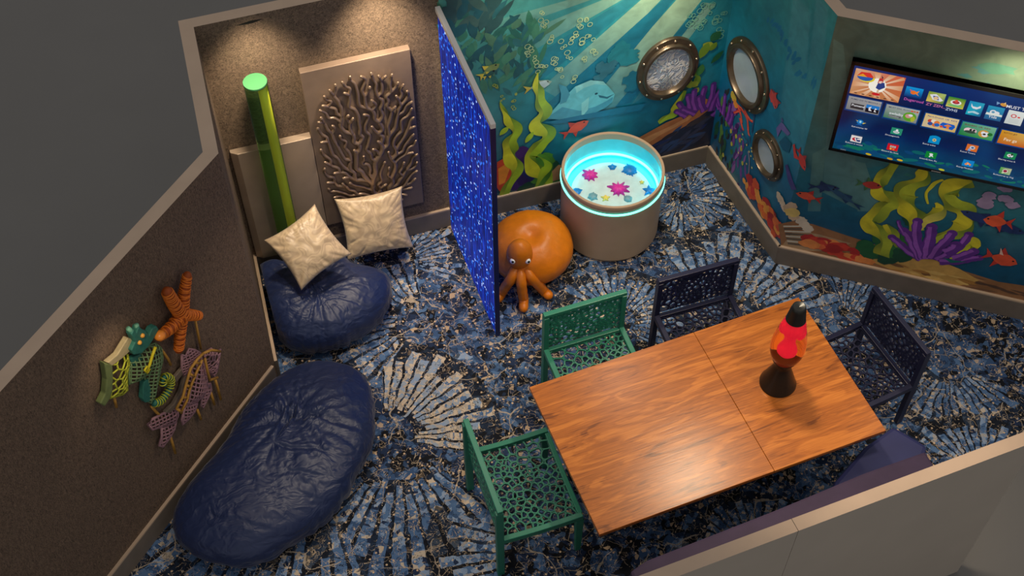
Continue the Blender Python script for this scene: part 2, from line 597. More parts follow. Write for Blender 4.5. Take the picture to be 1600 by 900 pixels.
    n3 = noise_(vmath('ADD', P0, (7.3, 2.1, 0)), 34, 1, dist=.8)
    l3 = math_('MULTIPLY', math_('LESS_THAN', math_('ABSOLUTE', math_('SUBTRACT', n3, .5)), .02),
               math_('GREATER_THAN', noise_(vmath('ADD', P0, (3, 9, 0)), 11, 1), .5))
    base = mix(math_('MULTIPLY', l3, .8), base, black)
    v4 = N.new('ShaderNodeTexVoronoi'); v4.voronoi_dimensions = '2D'; v4.inputs['Scale'].default_value = 22; Lk.new(P0, v4.inputs['Vector'])
    s4 = N.new('ShaderNodeSeparateColor'); Lk.new(v4.outputs['Color'], s4.inputs[0])
    dot = math_('MULTIPLY', math_('LESS_THAN', v4.outputs['Distance'], .16), math_('GREATER_THAN', s4.outputs[0], .80))
    base = mix(dot, base, tan)
    # denim grain
    gr = noise_(P0, 220, 2)
    sc = N.new('ShaderNodeVectorMath'); sc.operation = 'SCALE'; Lk.new(base, sc.inputs[0])
    Lk.new(math_('ADD', math_('MULTIPLY', gr, .7), .65), sc.inputs['Scale'])
    Lk.new(sc.outputs[0], b.inputs['Base Color'])
    b.inputs['Roughness'].default_value = .9
    b.inputs['Specular IOR Level'].default_value = .15
    bp = N.new('ShaderNodeBump'); bp.inputs['Strength'].default_value = .4; bp.inputs['Distance'].default_value = .004
    Lk.new(gr, bp.inputs['Height']); Lk.new(bp.outputs[0], b.inputs['Normal'])
    return m

# ------------------------------------------------------------------ setting geometry
def struct(o):
    o['kind'] = 'structure'
    return o

g = MB()
g.add([(-14, -6, -.03), (20, -6, -.03), (20, 24, -.03), (-14, 24, -.03)], [(0, 1, 2, 3)])
struct(g.build('ground', m_ground))
fl = MB()
fl.prism([L2, (L2[0] + .6, 2.50), (.85, 2.50), (3.745, 2.64), (4.70, 3.31), (T2[0], T2[1]), C2, C1, (-.02, YB), S], -.025, 0)
struct(fl.build('floor', carpet_material()))

WT = .085
PTS = [Vector(L2), Vector(S), Vector((-.02, YB)), Vector(C1), Vector(C2), Vector(T2)]
def left_n(a, b):
    d = (b - a).normalized()
    return Vector((-d.y, d.x))
OUT = []
for i_, p_ in enumerate(PTS):
    ns_ = []
    if i_ > 0: ns_.append(left_n(PTS[i_ - 1], p_))
    if i_ < len(PTS) - 1: ns_.append(left_n(p_, PTS[i_ + 1]))
    if len(ns_) == 1: OUT.append(p_ + ns_[0] * WT)
    else:
        b_ = (ns_[0] + ns_[1]).normalized()
        OUT.append(p_ + b_ * (WT / max(b_.dot(ns_[0]), .4)))
def wall(name, A, B, A2, B2, h0, h1, minner, z0=-.03):
    """A,B on the room side; A2,B2 the same ends on the outer side"""
    mb = MB()
    poly = [A, B, B2, A2]
    hs = [h0, h1, h1, h0]
    pts = [(p[0], p[1], z0) for p in poly] + [(p[0], p[1], hs[i]) for i, p in enumerate(poly)]
    mb.add(pts, [(0, 1, 5, 4)], 0)
    mb.add(pts, [(1, 2, 6, 5), (2, 3, 7, 6), (3, 0, 4, 7), (3, 2, 1, 0)], 1)
    mb.add(pts, [(4, 5, 6, 7)], 2)
    o = mb.build(name, [minner, m_out, m_cap])
    bm = bmesh.new(); bm.from_mesh(o.data)
    bmesh.ops.remove_doubles(bm, verts=bm.verts, dist=1e-5)
    bmesh.ops.recalc_face_normals(bm, faces=bm.faces)
    bm.to_mesh(o.data); bm.free()
    return struct(o)

m_teal = mat('teal_wall_paint', C(20, 90, 110), .5)
w_left = wall('wall_left', PTS[0], PTS[1], OUT[0], OUT[1], 2.3, 2.3, m_fab2)
w_side = wall('wall_alcove_side', PTS[1], PTS[2], OUT[1], OUT[2], 2.3, HW, m_fab)
w_alc = wall('wall_alcove', PTS[2], (XD, YB), OUT[2], (XD, YB + WT), HW, HW, m_fab)
w_back = wall('wall_back', (XD, YB), PTS[3], (XD, YB + WT), OUT[3], HW, HW, m_teal)
w_cor = wall('wall_corner', PTS[3], PTS[4], OUT[3], OUT[4], HW, HW, m_teal)
w_tv = wall('wall_right', PTS[4], PTS[5], OUT[4], OUT[5], HW, HW, m_teal)

# front wall in two panels with a joint between them
mb = MB()
FA = Vector((.70, 2.482)); FB = Vector((3.775, 2.679)); fd = (FB - FA).normalized(); fn_ = Vector((-fd.y, fd.x))
J = 1.62
def fw_panel(mb, a, b):
    p = [FA + fd * a, FA + fd * b, FA + fd * b - fn_ * .075, FA + fd * a - fn_ * .075]
    pts = [(q.x, q.y, -.03) for q in p] + [(q.x, q.y, 1.6) for q in p]
    mb.add(pts, [(1, 0, 4, 5), (2, 1, 5, 6), (3, 2, 6, 7), (0, 3, 7, 4), (0, 1, 2, 3)], 0)
    mb.add(pts, [(7, 6, 5, 4)][::1], 1)
fw_panel(mb, 0, J - .0015)
fw_panel(mb, J + .0015, (FB - FA).length)
o = mb.build('wall_front', [m_out, m_cap])
bm = bmesh.new(); bm.from_mesh(o.data); bmesh.ops.remove_doubles(bm, verts=bm.verts, dist=1e-6)
bmesh.ops.recalc_face_normals(bm, faces=bm.faces); bm.to_mesh(o.data); bm.free()
struct(o)

def baseboard(name, pl, s0, s1, h=.195, t=.022):
    mb = MB()
    a0 = pl.pt(s0, 0); a1 = pl.pt(s1, 0)
    n = pl.n
    def sec(p):
        return [p + n * .001, p + n * t, p + n * t + Vector((0, 0, h - .014)), p + n * t + Vector((0, 0, h)), p + n * .001 + Vector((0, 0, h))]
    A = sec(a0); B = sec(a1)
    V = A + B
    mb.add(V, [(0, 1, 6, 5), (1, 2, 7, 6), (0, 5, 9, 4), (0, 4, 3, 2, 1), (5, 6, 7, 8, 9)], 0)
    mb.add(V, [(2, 3, 8, 7), (3, 4, 9, 8)], 1)
    o = mb.build(name, [m_base, m_cove])
    bm = bmesh.new(); bm.from_mesh(o.data); bmesh.ops.remove_doubles(bm, verts=bm.verts, dist=1e-6)
    bmesh.ops.recalc_face_normals(bm, faces=bm.faces); bm.to_mesh(o.data); bm.free()
    return struct(o)

baseboard('baseboard_alcove', PB, 0.0, XD - .02)
baseboard('baseboard_back', PB, XD + .02, C1[0] - .02)
baseboard('baseboard_corner', PC, .02, PC.L + .012)
baseboard('baseboard_right', PT, -.012, PT.L)
PS = Plane((-.02, YB), S, 1)
baseboard('baseboard_alcove_side', PS, .0, PS.L + .0)
baseboard('baseboard_left', PLW, .035, PLW.L)

# ------------------------------------------------------------------ mural painting
class Paint:
    def __init__(self, pl, d0=.0008, step=.00003):
        self.pl = pl; self.mb = MB(); self.d = d0; self.step = step
    def raw(self, pts, col):
        self.d += self.step
        V = [self.pl.pt(s, z, self.d) for s, z in pts]
        self.mb.add(V, [tuple(range(len(V)))], 0, col)
    def px(self, pts, col):
        self.raw([self.pl.at(x, y) for x, y in pts], col)
    def quads(self, rows, cols):
        """rows: list of (a,b) pairs; strip"""
        self.d += self.step
        V = []; Cc = []
        for (a, b), c in zip(rows, cols):
            V += [self.pl.pt(a[0], a[1], self.d), self.pl.pt(b[0], b[1], self.d)]
            Cc += [c, c] if not isinstance(c, list) else c
        F = [(2 * i, 2 * i + 1, 2 * i + 3, 2 * i + 2) for i in range(len(rows) - 1)]
        self.mb.add(V, F, 0, Cc)
    def ell(self, c, rx, ry, col, ang=0, n=20):
        """ellipse in wall metres"""
        self.raw([(c[0] + rx * cos(t) * cos(ang) - ry * sin(t) * sin(ang), c[1] + rx * cos(t) * sin(ang) + ry * sin(t) * cos(ang))
                  for t in [2 * pi * k / n for k in range(n)]], col)
    def ring(self, c, r, wd, col, n=14):
        rows = []
        for k in range(n + 1):
            t = 2 * pi * k / n
            rows.append(((c[0] + r * cos(t), c[1] + r * sin(t)), (c[0] + (r - wd) * cos(t), c[1] + (r - wd) * sin(t))))
        self.quads(rows, [col] * (n + 1))
    def leaf(self, c, L, W, ang, col, n=6):
        L_ = []; R_ = []
        for k in range(n + 1):
            t = k / n
            wd = W * sin(pi * t) ** .8
            L_.append((t * L, wd / 2)); R_.append((t * L, -wd / 2))
        pts = L_ + R_[::-1][1:-1]
        self.raw([(c[0] + x * cos(ang) - y * sin(ang), c[1] + x * sin(ang) + y * cos(ang)) for x, y in pts], col)
    def ribbon(self, pxs, widths, ca, cb, cdark, n=12, waves=.34, ph=0, per=22):
        """kelp blade twisting along a pixel centre line"""
        pts = catmull([self.pl.at(x, y) for x, y in pxs], n)
        N = len(pts)
        ws = catmull([(q, 0) for q in widths], n) if len(widths) == len(pxs) else [(widths[0], 0)] * N
        Lp = []; Rp = []; Mp = []
        for i in range(N):
            a = pts[max(i - 1, 0)]; b = pts[min(i + 1, N - 1)]
            tx, tz = b[0] - a[0], b[1] - a[1]
            l = sqrt(tx * tx + tz * tz) or 1
            nx, nz = -tz / l, tx / l
            wd = ws[i][0] * .60
            wl = wd * (1 + waves * sin(i * 2 * pi / per + ph)); wr = wd * (1 + waves * sin(i * 2 * pi / per + ph + 2.2))
            mm = wd * .55 * sin(i * pi / per + ph)
            Lp.append((pts[i][0] + nx * wl, pts[i][1] + nz * wl)); Rp.append((pts[i][0] - nx * wr, pts[i][1] - nz * wr))
            Mp.append((pts[i][0] + nx * mm, pts[i][1] + nz * mm))
        cl = []; cr = []
        for i in range(N):
            t = .5 + .5 * sin(i * pi / per + ph)
            cl.append(mixc(ca, cdark, t * .8)); cr.append(mixc(cb, cdark, (1 - t) * .8))
        self.quads(list(zip(Lp, Mp)), cl)
        self.quads(list(zip(Mp, Rp)), cr)
    def finger(self, pxs, r0, r1, col, hi):
        pts = catmull([self.pl.at(x, y) for x, y in pxs], 5)
        N = len(pts)
        for kk, (c, f, off) in enumerate(((col, 1, 0), (hi, .4, -.35))):
            A = []; B = []
            for i in range(N):
                a = pts[max(i - 1, 0)]; b = pts[min(i + 1, N - 1)]
                tx, tz = b[0] - a[0], b[1] - a[1]; l = sqrt(tx * tx + tz * tz) or 1
                nx, nz = -tz / l, tx / l
                r = (r0 + (r1 - r0) * i / (N - 1)) * (1 + .12 * sin(i * 1.7))
                cx, cz = pts[i][0] - nx * r * off, pts[i][1] - nz * r * off
                A.append((cx + nx * r * f, cz + nz * r * f)); B.append((cx - nx * r * f, cz - nz * r * f))
            self.quads(list(zip(A, B)), [c] * N)
            if kk == 0: self.ell(pts[-1], r1 * 1.15, r1 * 1.15, c, 0, 12)
    def blob(self, px, r, col, seed, n=16, rough=.35, sx=1, sy=1):
        rng = random.Random(seed)
        c = self.pl.at(*px)
        self.raw([(c[0] + sx * r * (1 - rough * rng.random()) * cos(2 * pi * k / n), c[1] + sy * r * (1 - rough * rng.random()) * sin(2 * pi * k / n)) for k in range(n)], col)
    def fish(self, px, L, H, ang, col, col2, flip=1):
        c = self.pl.at(*px)
        def tr(pts): return [(c[0] + flip * (x * L) * cos(ang) - y * H * sin(ang), c[1] + (x * L) * sin(ang) * flip + y * H * cos(ang)) for x, y in pts]
        self.raw(tr([(-.28, 0), (-.62, .42), (-.5, 0), (-.62, -.42)]), col2)
        self.raw(tr([(.1, .35), (-.15, .8), (-.2, .3)]), col2)
        self.raw(tr([(.0, -.3), (-.2, -.75), (-.2, -.25)]), col2)
        self.raw(tr([(.5, 0), (.35, .26), (.1, .42), (-.15, .3), (-.32, .08), (-.32, -.08), (-.15, -.3), (.1, -.42), (.35, -.26)]), col)
        e = tr([(.33, .1)])[0]
        self.ell(e, .008, .008, C(20, 20, 30), 0, 8)
    def base(self, s0, s1, z0, z1, fn, nx=40, nz=40):
        V = []; Cc = []
        for j in range(nz + 1):
            for i in range(nx + 1):
                s = s0 + (s1 - s0) * i / nx; z = z0 + (z1 - z0) * j / nz
                V.append(self.pl.pt(s, z, self.d)); Cc.append(fn(s, z))
        F = [(j * (nx + 1) + i, j * (nx + 1) + i + 1, (j + 1) * (nx + 1) + i + 1, (j + 1) * (nx + 1) + i) for j in range(nz) for i in range(nx)]
        self.mb.add(V, F, 0, Cc)
    def build(self, name, parent, m=None):
        o = self.mb.build(name, m or m_mural, parent)
        return o

def grad(stops, z):
    for (z0, c0), (z1, c1) in zip(stops, stops[1:]):
        if z <= z1:
            t = max(0, min(1, (z - z0) / (z1 - z0)))
            return mixc(c0, c1, t)
    return stops[-1][1]

MK = 1.0
def M_(r, g, b): return C(r, g, b, MK)
rng = random.Random(5)

# ---- back wall
pb = Paint(PB)
stA = [(.15, M_(8, 74, 112)), (.7, M_(10, 104, 132)), (1.2, M_(22, 128, 150)), (1.7, M_(46, 142, 150)), (2.4, M_(92, 160, 140))]
stL = [(.15, M_(20, 92, 104)), (.8, M_(40, 118, 122)), (1.5, M_(64, 138, 126)), (2.4, M_(84, 166, 150))]
def back_col(s, z):
    t = max(0, min(1, (s - 1.75) / .75))
    c = mixc(grad(stL, z), grad(stA, z), t * t * (3 - 2 * t))
    n = noise.noise(Vector((s * 3, z * 3, 1))) * .5
    return mixc(c, M_(10, 70, 100) if n < 0 else M_(70, 160, 160), abs(n) * .5)
pb.base(XD, C1[0], .0, HW, back_col, 60, 60)
# light rays painted from the surface down to the lower left
O_ = PB.at(1085, -40)
def ray(p1, p2, col, a0=.75, a1=.0, q1=None, q2=None):
    e1 = PB.at(*p1); e2 = PB.at(*p2)
    s1 = PB.at(*q1); s2 = PB.at(*q2)
    rows = []; cols = []
    for k in range(11):
        t = k / 10
        a = (s1[0] + (e1[0] - s1[0]) * t, s1[1] + (e1[1] - s1[1]) * t); b = (s2[0] + (e2[0] - s2[0]) * t, s2[1] + (e2[1] - s2[1]) * t)
        al = a0 + (a1 - a0) * t
        rows.append((a, b)); cols.append([mixc(back_col(*a), col, al), mixc(back_col(*b), col, al)])
    pb.quads(rows, cols)
rc = M_(176, 202, 160)
ray((845, 138), (880, 158), rc, .75, .15, (1010, -8), (1040, -8))
ray((905, 170), (955, 178), rc, .85, .12, (1060, -4), (1098, -2))
ray((985, 165), (1008, 150), rc, .55, .06, (1102, 4), (1118, 6))
ray((770, 70), (800, 98), rc, .5, .05, (960, -8), (985, -8))
ray((745, 40), (765, 55), rc, .45, .05, (915, -8), (945, -8))
dk = M_(6, 86, 128)
ray((855, 162), (905, 182), dk, .45, .5, (1042, -6), (1058, -6))
ray((960, 168), (985, 160), dk, .55, .5, (1098, 2), (1104, 6))
ray((806, 105), (838, 132), dk, .25, .4, (988, -8), (1008, -8))
# leafy silhouettes top left
gl = [M_(44, 104, 92), M_(58, 122, 96), M_(36, 88, 92), M_(70, 132, 102), M_(48, 108, 110), M_(78, 124, 96)]
for k in range(150):
    x = rng.uniform(690, 850); y = rng.uniform(18, 150)
    lim = 40 + max(0, (x - 700)) * .30
    if y < lim - 25 or y > 190 - (x - 700) * .25: continue
    c = PB.at(x, y)
    if c[0] < XD + .03: continue
    pb.leaf(c, rng.uniform(.10, .24), rng.uniform(.035, .075), rng.uniform(.5, 2.2), rng.choice(gl))
for k in range(26):
    x = rng.uniform(700, 770); y = rng.uniform(10, 60)
    c = PB.at(x, y)
    if c[0] < XD + .03: continue
    pb.leaf(c, rng.uniform(.12, .26), rng.uniform(.05, .09), rng.uniform(.7, 2.3), rng.choice([M_(50, 88, 86), M_(66, 100, 92), M_(36, 92, 98)]))
for (x, y, r, cc) in ((975, 85, .16, M_(36, 120, 130)), (945, 110, .10, M_(60, 96, 112)), (1000, 128, .12, M_(24, 96, 122))):
    for k in range(6):
        pb.blob((x + rng.uniform(-22, 22), y + rng.uniform(-14, 14)), r * rng.uniform(.4, .7), mixc(cc, back_col(*PB.at(x, y)), .35), k + int(x), rough=.5)
# bubbles in strings
def bubbles(chain, col, r0=.012, r1=.024):
    for (x, y) in chain:
        for k in range(3):
            c = PB.at(x + rng.uniform(-5, 5), y + rng.uniform(-8, 8))
            pb.ring(c, rng.uniform(r0, r1), .005, col)
cb = M_(186, 206, 150)
bubbles([(828, 78), (834, 95), (822, 88), (850, 40), (848, 26), (858, 58)], cb)
bubbles([(900, 52), (905, 38), (918, 30), (910, 64), (895, 58), (872, 100), (878, 112), (868, 92), (880, 70), (888, 84)], cb)
bubbles([(922, 62), (930, 80), (912, 96), (900, 120), (843, 105), (850, 100)], cb, .012, .022)
bubbles([(1078, 35), (1090, 40), (1082, 22), (1100, 30), (1112, 12), (1116, 34), (1098, 8), (1126, 50), (1128, 24)], M_(120, 180, 150), .016, .028)
bubbles([(800, 165), (806, 150), (772, 130), (782, 150)], M_(170, 180, 60), .008, .016)
# whale
wc = M_(104, 186, 196); wc2 = M_(70, 146, 168); wc3 = M_(140, 206, 206)
pb.px([(852, 184), (880, 152), (898, 134), (922, 124), (942, 126), (952, 136), (960, 146), (956, 158), (944, 168), (925, 177), (905, 184), (880, 186)], wc)
pb.px([(852, 184), (878, 166), (905, 172), (930, 165), (948, 156), (957, 150), (956, 158), (944, 168), (925, 177), (905, 184), (880, 186)], wc2)
pb.px([(872, 130), (884, 134), (890, 146), (884, 158), (874, 162), (876, 146)], wc2)
pb.px([(898, 134), (922, 124), (942, 126), (948, 132), (930, 130), (912, 136), (900, 144)], wc3)
pb.px([(908, 160), (920, 150), (918, 170), (908, 182)], wc3)
pb.px([(934, 147), (948, 150), (960, 145), (948, 153), (936, 151)], M_(36, 90, 112))
pb.ell(PB.at(931, 145), .012, .010, M_(16, 60, 80))
pb.px([(850, 190), (960, 168), (1010, 160), (1000, 172), (930, 182), (870, 192)], M_(12, 104, 138))
# yellow fish outlines at the left
yc = M_(206, 190, 70)
pb.fish((765, 108), .16, .09, .5, M_(120, 140, 80), yc)
pb.fish((765, 114), .10, .05, .5, M_(40, 90, 84), yc)
pb.fish((842, 132), .19, .10, .12, M_(150, 170, 150), M_(190, 170, 60))
pb.px([(838, 128), (852, 124), (858, 130), (850, 136)], M_(180, 200, 200))
# seaweed and corals low on the left
ky, kg, kd = M_(206, 208, 48), M_(160, 190, 44), M_(56, 104, 36)
pb.px([(776, 252), (790, 244), (800, 250), (806, 268), (796, 290), (782, 300), (776, 292)], M_(196, 72, 44))
pb.px([(778, 262), (788, 256), (796, 262), (788, 284), (779, 288)], M_(224, 140, 50))
pb.px([(800, 250), (812, 248), (810, 270), (798, 282)], M_(150, 50, 110))
for k, (x, y) in enumerate(((812, 238), (822, 252), (816, 268), (808, 286), (820, 280), (832, 268))):
    pb.blob((x, y), .085, [M_(60, 34, 100), M_(44, 30, 84), M_(30, 40, 96)][k % 3], k)
for k, (x, y) in enumerate(((838, 262), (848, 278), (856, 262), (842, 288), (830, 296), (866, 276), (820, 296), (850, 250))):
    pb.blob((x, y), .10, [M_(30, 84, 46), M_(46, 110, 50), M_(22, 70, 52), M_(70, 126, 44)][k % 4], 20 + k)
pb.px([(858, 270), (872, 256), (884, 258), (884, 276), (862, 282)], M_(170, 130, 90))
pb.ribbon([(786, 304), (800, 280), (806, 258), (794, 240), (798, 222), (806, 204), (795, 186), (786, 172), (781, 158)],
          [.06, .07, .08, .10, .09, .07, .055, .03, .008], ky, kg, kd)
pb.ribbon([(862, 300), (852, 278), (836, 262), (826, 244), (846, 226), (854, 208), (838, 192), (850, 172), (844, 152), (838, 134), (840, 112)],
          [.06, .09, .10, .09, .10, .09, .09, .08, .07, .045, .01], ky, kg, kd, ph=1)
pb.ribbon([(838, 300), (846, 276), (858, 256), (840, 240)], [.05, .08, .07, .02], kg, M_(90, 150, 50), kd, ph=2)
pb.leaf(PB.at(820, 222), .12, .05, 1.0, kg)
pb.leaf(PB.at(780, 210), .10, .05, .8, kg)
pb.fish((900, 198), .21, .12, .42, M_(220, 70, 44), M_(190, 44, 36))
# right side: weeds, purple coral, log and rocks
for k in range(40):
    x = rng.uniform(1052, 1136); y = rng.uniform(55, 150)
    if y < 60 + (1110 - x) * .9 and x < 1100: continue
    c = PB.at(x, y)
    if c[0] > C1[0] - .1 or c[0] < 2: continue
    pb.leaf(c, rng.uniform(.06, .15), rng.uniform(.05, .09), rng.uniform(.3, 2.8), rng.choice([M_(150, 160, 50), M_(60, 120, 60), M_(34, 96, 60), M_(110, 140, 40), M_(20, 76, 66)]))
pb.ribbon([(1028, 190), (1042, 182), (1054, 172), (1060, 156), (1070, 140)], [.03, .06, .06, .05, .02], ky, kg, kd)
pb.px([(960, 236), (1000, 212), (1040, 190), (1075, 175), (1100, 152), (1118, 158), (1100, 178), (1060, 202), (1032, 222), (1010, 236)], M_(170, 104, 62))
pb.px([(975, 232), (1010, 212), (1050, 194), (1090, 172), (1075, 186), (1030, 210), (1000, 230)], M_(196, 134, 88))
pb.px([(1000, 236), (1040, 212), (1080, 190), (1104, 172), (1136, 160), (1128, 236), (1010, 262), (960, 268)], M_(26, 34, 60))
for k in range(70):
    x = rng.uniform(1015, 1130); y = rng.uniform(185, 245)
    if y < 232 - (x - 1000) * .52: continue
    c = PB.at(x, y)
    if c[0] > C1[0] - .15 or c[1] < .15: continue
    pb.leaf(c, rng.uniform(.10, .2), rng.uniform(.03, .05), rng.uniform(.1, .9), rng.choice([M_(30, 44, 96), M_(52, 56, 84), M_(60, 52, 60), M_(36, 32, 50), M_(44, 66, 110)]))
pc_, pd_ = M_(140, 70, 170), M_(90, 44, 130)
for (x, y, x2, y2) in ((1075, 176, 1060, 160), (1080, 176, 1074, 148), (1088, 172, 1084, 140), (1096, 168, 1100, 136), (1104, 168, 1114, 130),
                       (1110, 172, 1124, 140), (1086, 176, 1066, 168), (1112, 180, 1128, 160), (1100, 172, 1092, 150), (1118, 196, 1126, 170), (1072, 180, 1056, 172)):
    pb.finger([(x, y), ((x + x2) / 2 + rng.uniform(-3, 3), (y + y2) / 2), (x2, y2)], .03, .022, pd_, pc_)
mural_back = pb.build('mural_painting', w_back)

# ---- corner wall with the portholes
pc = Paint(PC)
stC = [(.15, M_(6, 72, 110)), (.7, M_(8, 96, 134)), (1.2, M_(14, 116, 146)), (1.7, M_(36, 130, 138)), (2.4, M_(60, 140, 130))]
def cor_col(s, z):
    c = grad(stC, z)
    n = noise.noise(Vector((s * 4, z * 1.2, 9)))
    return mixc(c, M_(14, 84, 116) if n < 0 else M_(80, 160, 160), abs(n) * .45)
RAYS = [[PC.at(*q) for q in qs] for qs in (((1240, -10), (1268, -10), (1252, 300), (1205, 300)), ((1276, -5), (1296, 0), (1262, 330), (1238, 330)))]
cor0 = cor_col
def cor_col(s, z):
    c = cor0(s, z)
    for p in RAYS:
        tl_ = (z - p[0][1]) / (p[3][1] - p[0][1]); tr_ = (z - p[1][1]) / (p[2][1] - p[1][1])
        sl = p[0][0] + (p[3][0] - p[0][0]) * tl_; sr = p[1][0] + (p[2][0] - p[1][0]) * tr_
        if 0 < tl_ < 1 and sl < s < sr: c = mixc(c, M_(110, 160, 160), .34 * (1 - tl_))
    return c
pc.base(0, PC.L, 0, HW, cor_col, 110, 60)
for k in range(22):
    x = 1205 + k * 3.2 + rng.uniform(-6, 6); y = 30 + k * 4.4 + rng.uniform(-10, 10)
    c = PC.at(x, y)
    if .02 < c[0] < PC.L - .02 and c[1] < 2.35:
        pc.leaf(c, rng.uniform(.05, .13), rng.uniform(.02, .04), rng.uniform(4.0, 4.6), M_(20, 116, 150))
# rocks, fronds and purple coral beside the corner
for k in range(120):
    t = rng.random(); y = 135 + 175 * t
    x0 = 1136 - (y - 130) * .15; x1 = 1135 + 32 * max(0, (y - 120) / 180) + 12
    x = rng.uniform(x0 - 4, x1)
    c = PC.at(x, y)
    if not (.015 < c[0] < PC.L - .02) or c[1] < .2: continue
    u = (x - x0) / (x1 - x0 + 1)
    col = rng.choice([M_(110, 64, 140), M_(76, 44, 110), M_(140, 90, 160)] if u > .55 else [M_(40, 50, 44), M_(60, 110, 60), M_(34, 40, 56), M_(30, 80, 60), M_(90, 130, 60), M_(24, 26, 40)])
    pc.leaf(c, rng.uniform(.06, .15), rng.uniform(.022, .045), rng.uniform(4.2, 5.0), col)
for (x, y) in ((1142, 208), (1143, 228), (1130, 245), (1150, 216), (1158, 236), (1156, 222), (1160, 258)):
    pc.leaf(PC.at(x, y), .05, .03, 1.5, M_(190, 180, 70))
for (x, y, x2, y2) in ((1128, 175, 1120, 140), (1130, 180, 1134, 150), (1136, 190, 1142, 165), (1124, 170, 1118, 150), (1140, 196, 1146, 178)):
    pc.finger([(x, y), ((x + x2) / 2, (y + y2) / 2 + 3), (x2, y2)], .03, .02, pd_, pc_)
rd, rd2 = M_(214, 60, 52), M_(170, 34, 40)
for pts in ([(1146, 145), (1150, 160), (1158, 170), (1148, 176)], [(1152, 162), (1158, 178), (1160, 190)], [(1158, 168), (1168, 184), (1170, 205), (1172, 212)],
            [(1157, 184), (1160, 196), (1162, 202)], [(1164, 172), (1172, 186), (1178, 190)]):
    pc.finger(pts, .016, .009, rd, M_(235, 110, 80))
pc.blob((1147, 150), .05, M_(214, 180, 60), 3); pc.blob((1150, 162), .04, M_(230, 140, 50), 4)
for pts in ([(1158, 200), (1164, 212), (1170, 222), (1164, 226)], [(1172, 212), (1173, 222)], [(1170, 236), (1172, 250), (1171, 272)], [(1180, 176), (1178, 192), (1176, 206)]):
    pc.finger(pts, .009, .006, M_(30, 60, 96) if pts[0][0] != 1170 else M_(170, 140, 150), M_(70, 90, 130))
for k in range(16):
    c = PC.at(rng.uniform(1154, 1182), rng.uniform(196, 262)); pc.ell(c, .008, .010, M_(220, 200, 110), 0, 8)
pc.fish((1212, 157), .13, .10, 5.0, rd, rd2, 1)
pc.px([(1203, 148), (1206, 138), (1210, 146), (1214, 144), (1214, 156), (1206, 160)], rd)
pc.px([(1214, 200), (1222, 190), (1226, 194), (1236, 208), (1232, 212), (1222, 202), (1216, 214)], M_(120, 96, 160))
pc.px([(1222, 190), (1222, 182), (1226, 190)], M_(90, 80, 140))
pc.px([(1218, 222), (1228, 212), (1238, 224), (1234, 238), (1224, 234)], M_(12, 86, 116))
pc.fish((1254, 250), .15, .11, 5.6, rd, rd2, 1)
pc.px([(1240, 226), (1243, 224), (1245, 238), (1250, 250), (1242, 246)], rd)
pc.px([(1228, 258), (1232, 256), (1240, 282), (1246, 296), (1238, 296), (1232, 280)], M_(70, 60, 120))
# orange and red reef along the foot of the corner wall
for k in range(60):
    t = rng.random(); x = 1164 + 56 * t + rng.uniform(-2, 8); y = 290 + 88 * t + rng.uniform(-22, 2)
    c = PC.at(x, y)
    if not (.03 < c[0] < PC.L - .01) or c[1] < .2: continue
    pc.blob((x, y), rng.uniform(.03, .07), rng.choice([M_(226, 110, 46), M_(200, 52, 40), M_(214, 80, 40), M_(230, 150, 60), M_(170, 36, 36)]), k)
for k, (x, y) in enumerate(((1222, 312), (1226, 322), (1232, 330), (1238, 326), (1219, 308))):
    c = PC.at(min(x, 1229), y)
    if c[0] < PC.L - .04: pc.blob((min(x, 1229), y), .05, M_(214, 188, 160), k)
pc.build('mural_painting', w_cor)

# ---- right wall with the screen
pt = Paint(PT)
stT = [(.15, M_(6, 66, 98)), (.6, M_(8, 82, 112)), (1.0, M_(36, 106, 122)), (1.4, M_(66, 118, 116)), (1.9, M_(92, 118, 100)), (2.4, M_(104, 118, 96))]
def tv_col(s, z):
    c = grad(stT, z)
    n = noise.noise(Vector((s * 2.2, z * 3, 4)))
    return mixc(c, M_(40, 96, 100) if n < 0 else M_(140, 150, 116), abs(n) * .35)
pt.base(0, PT.L, 0, HW, tv_col, 60, 50)
for k in range(40):
    x = rng.uniform(1290, 1600); y = rng.uniform(30, 300)
    c = PT.at(x, y)
    if not (.02 < c[0] < PT.L - .05) or c[1] > 2.3 or c[1] < .7: continue
    if c[1] > 1.4 and k % 3: continue
    pt.blob((x, y), rng.uniform(.03, .10), mixc(tv_col(*c), rng.choice([M_(40, 120, 130), M_(60, 130, 110), M_(30, 90, 110)]), .55), k, rough=.6, sx=1.5, sy=.6)
for (a, b, c_, d_, al) in (((1300, 60), (1318, 70), (1345, 330), (1285, 300), .3), ((1330, 250), (1352, 255), (1378, 330), (1340, 330), .28), ((1270, 240), (1290, 230), (1282, 330), (1262, 330), .22)):
    p = [PT.at(*q) for q in (a, b, c_, d_)]
    p = [(max(.01, q[0]), q[1]) for q in p]
    pt.raw(p, [mixc(tv_col(*q), M_(130, 170, 150), al) for q in p])
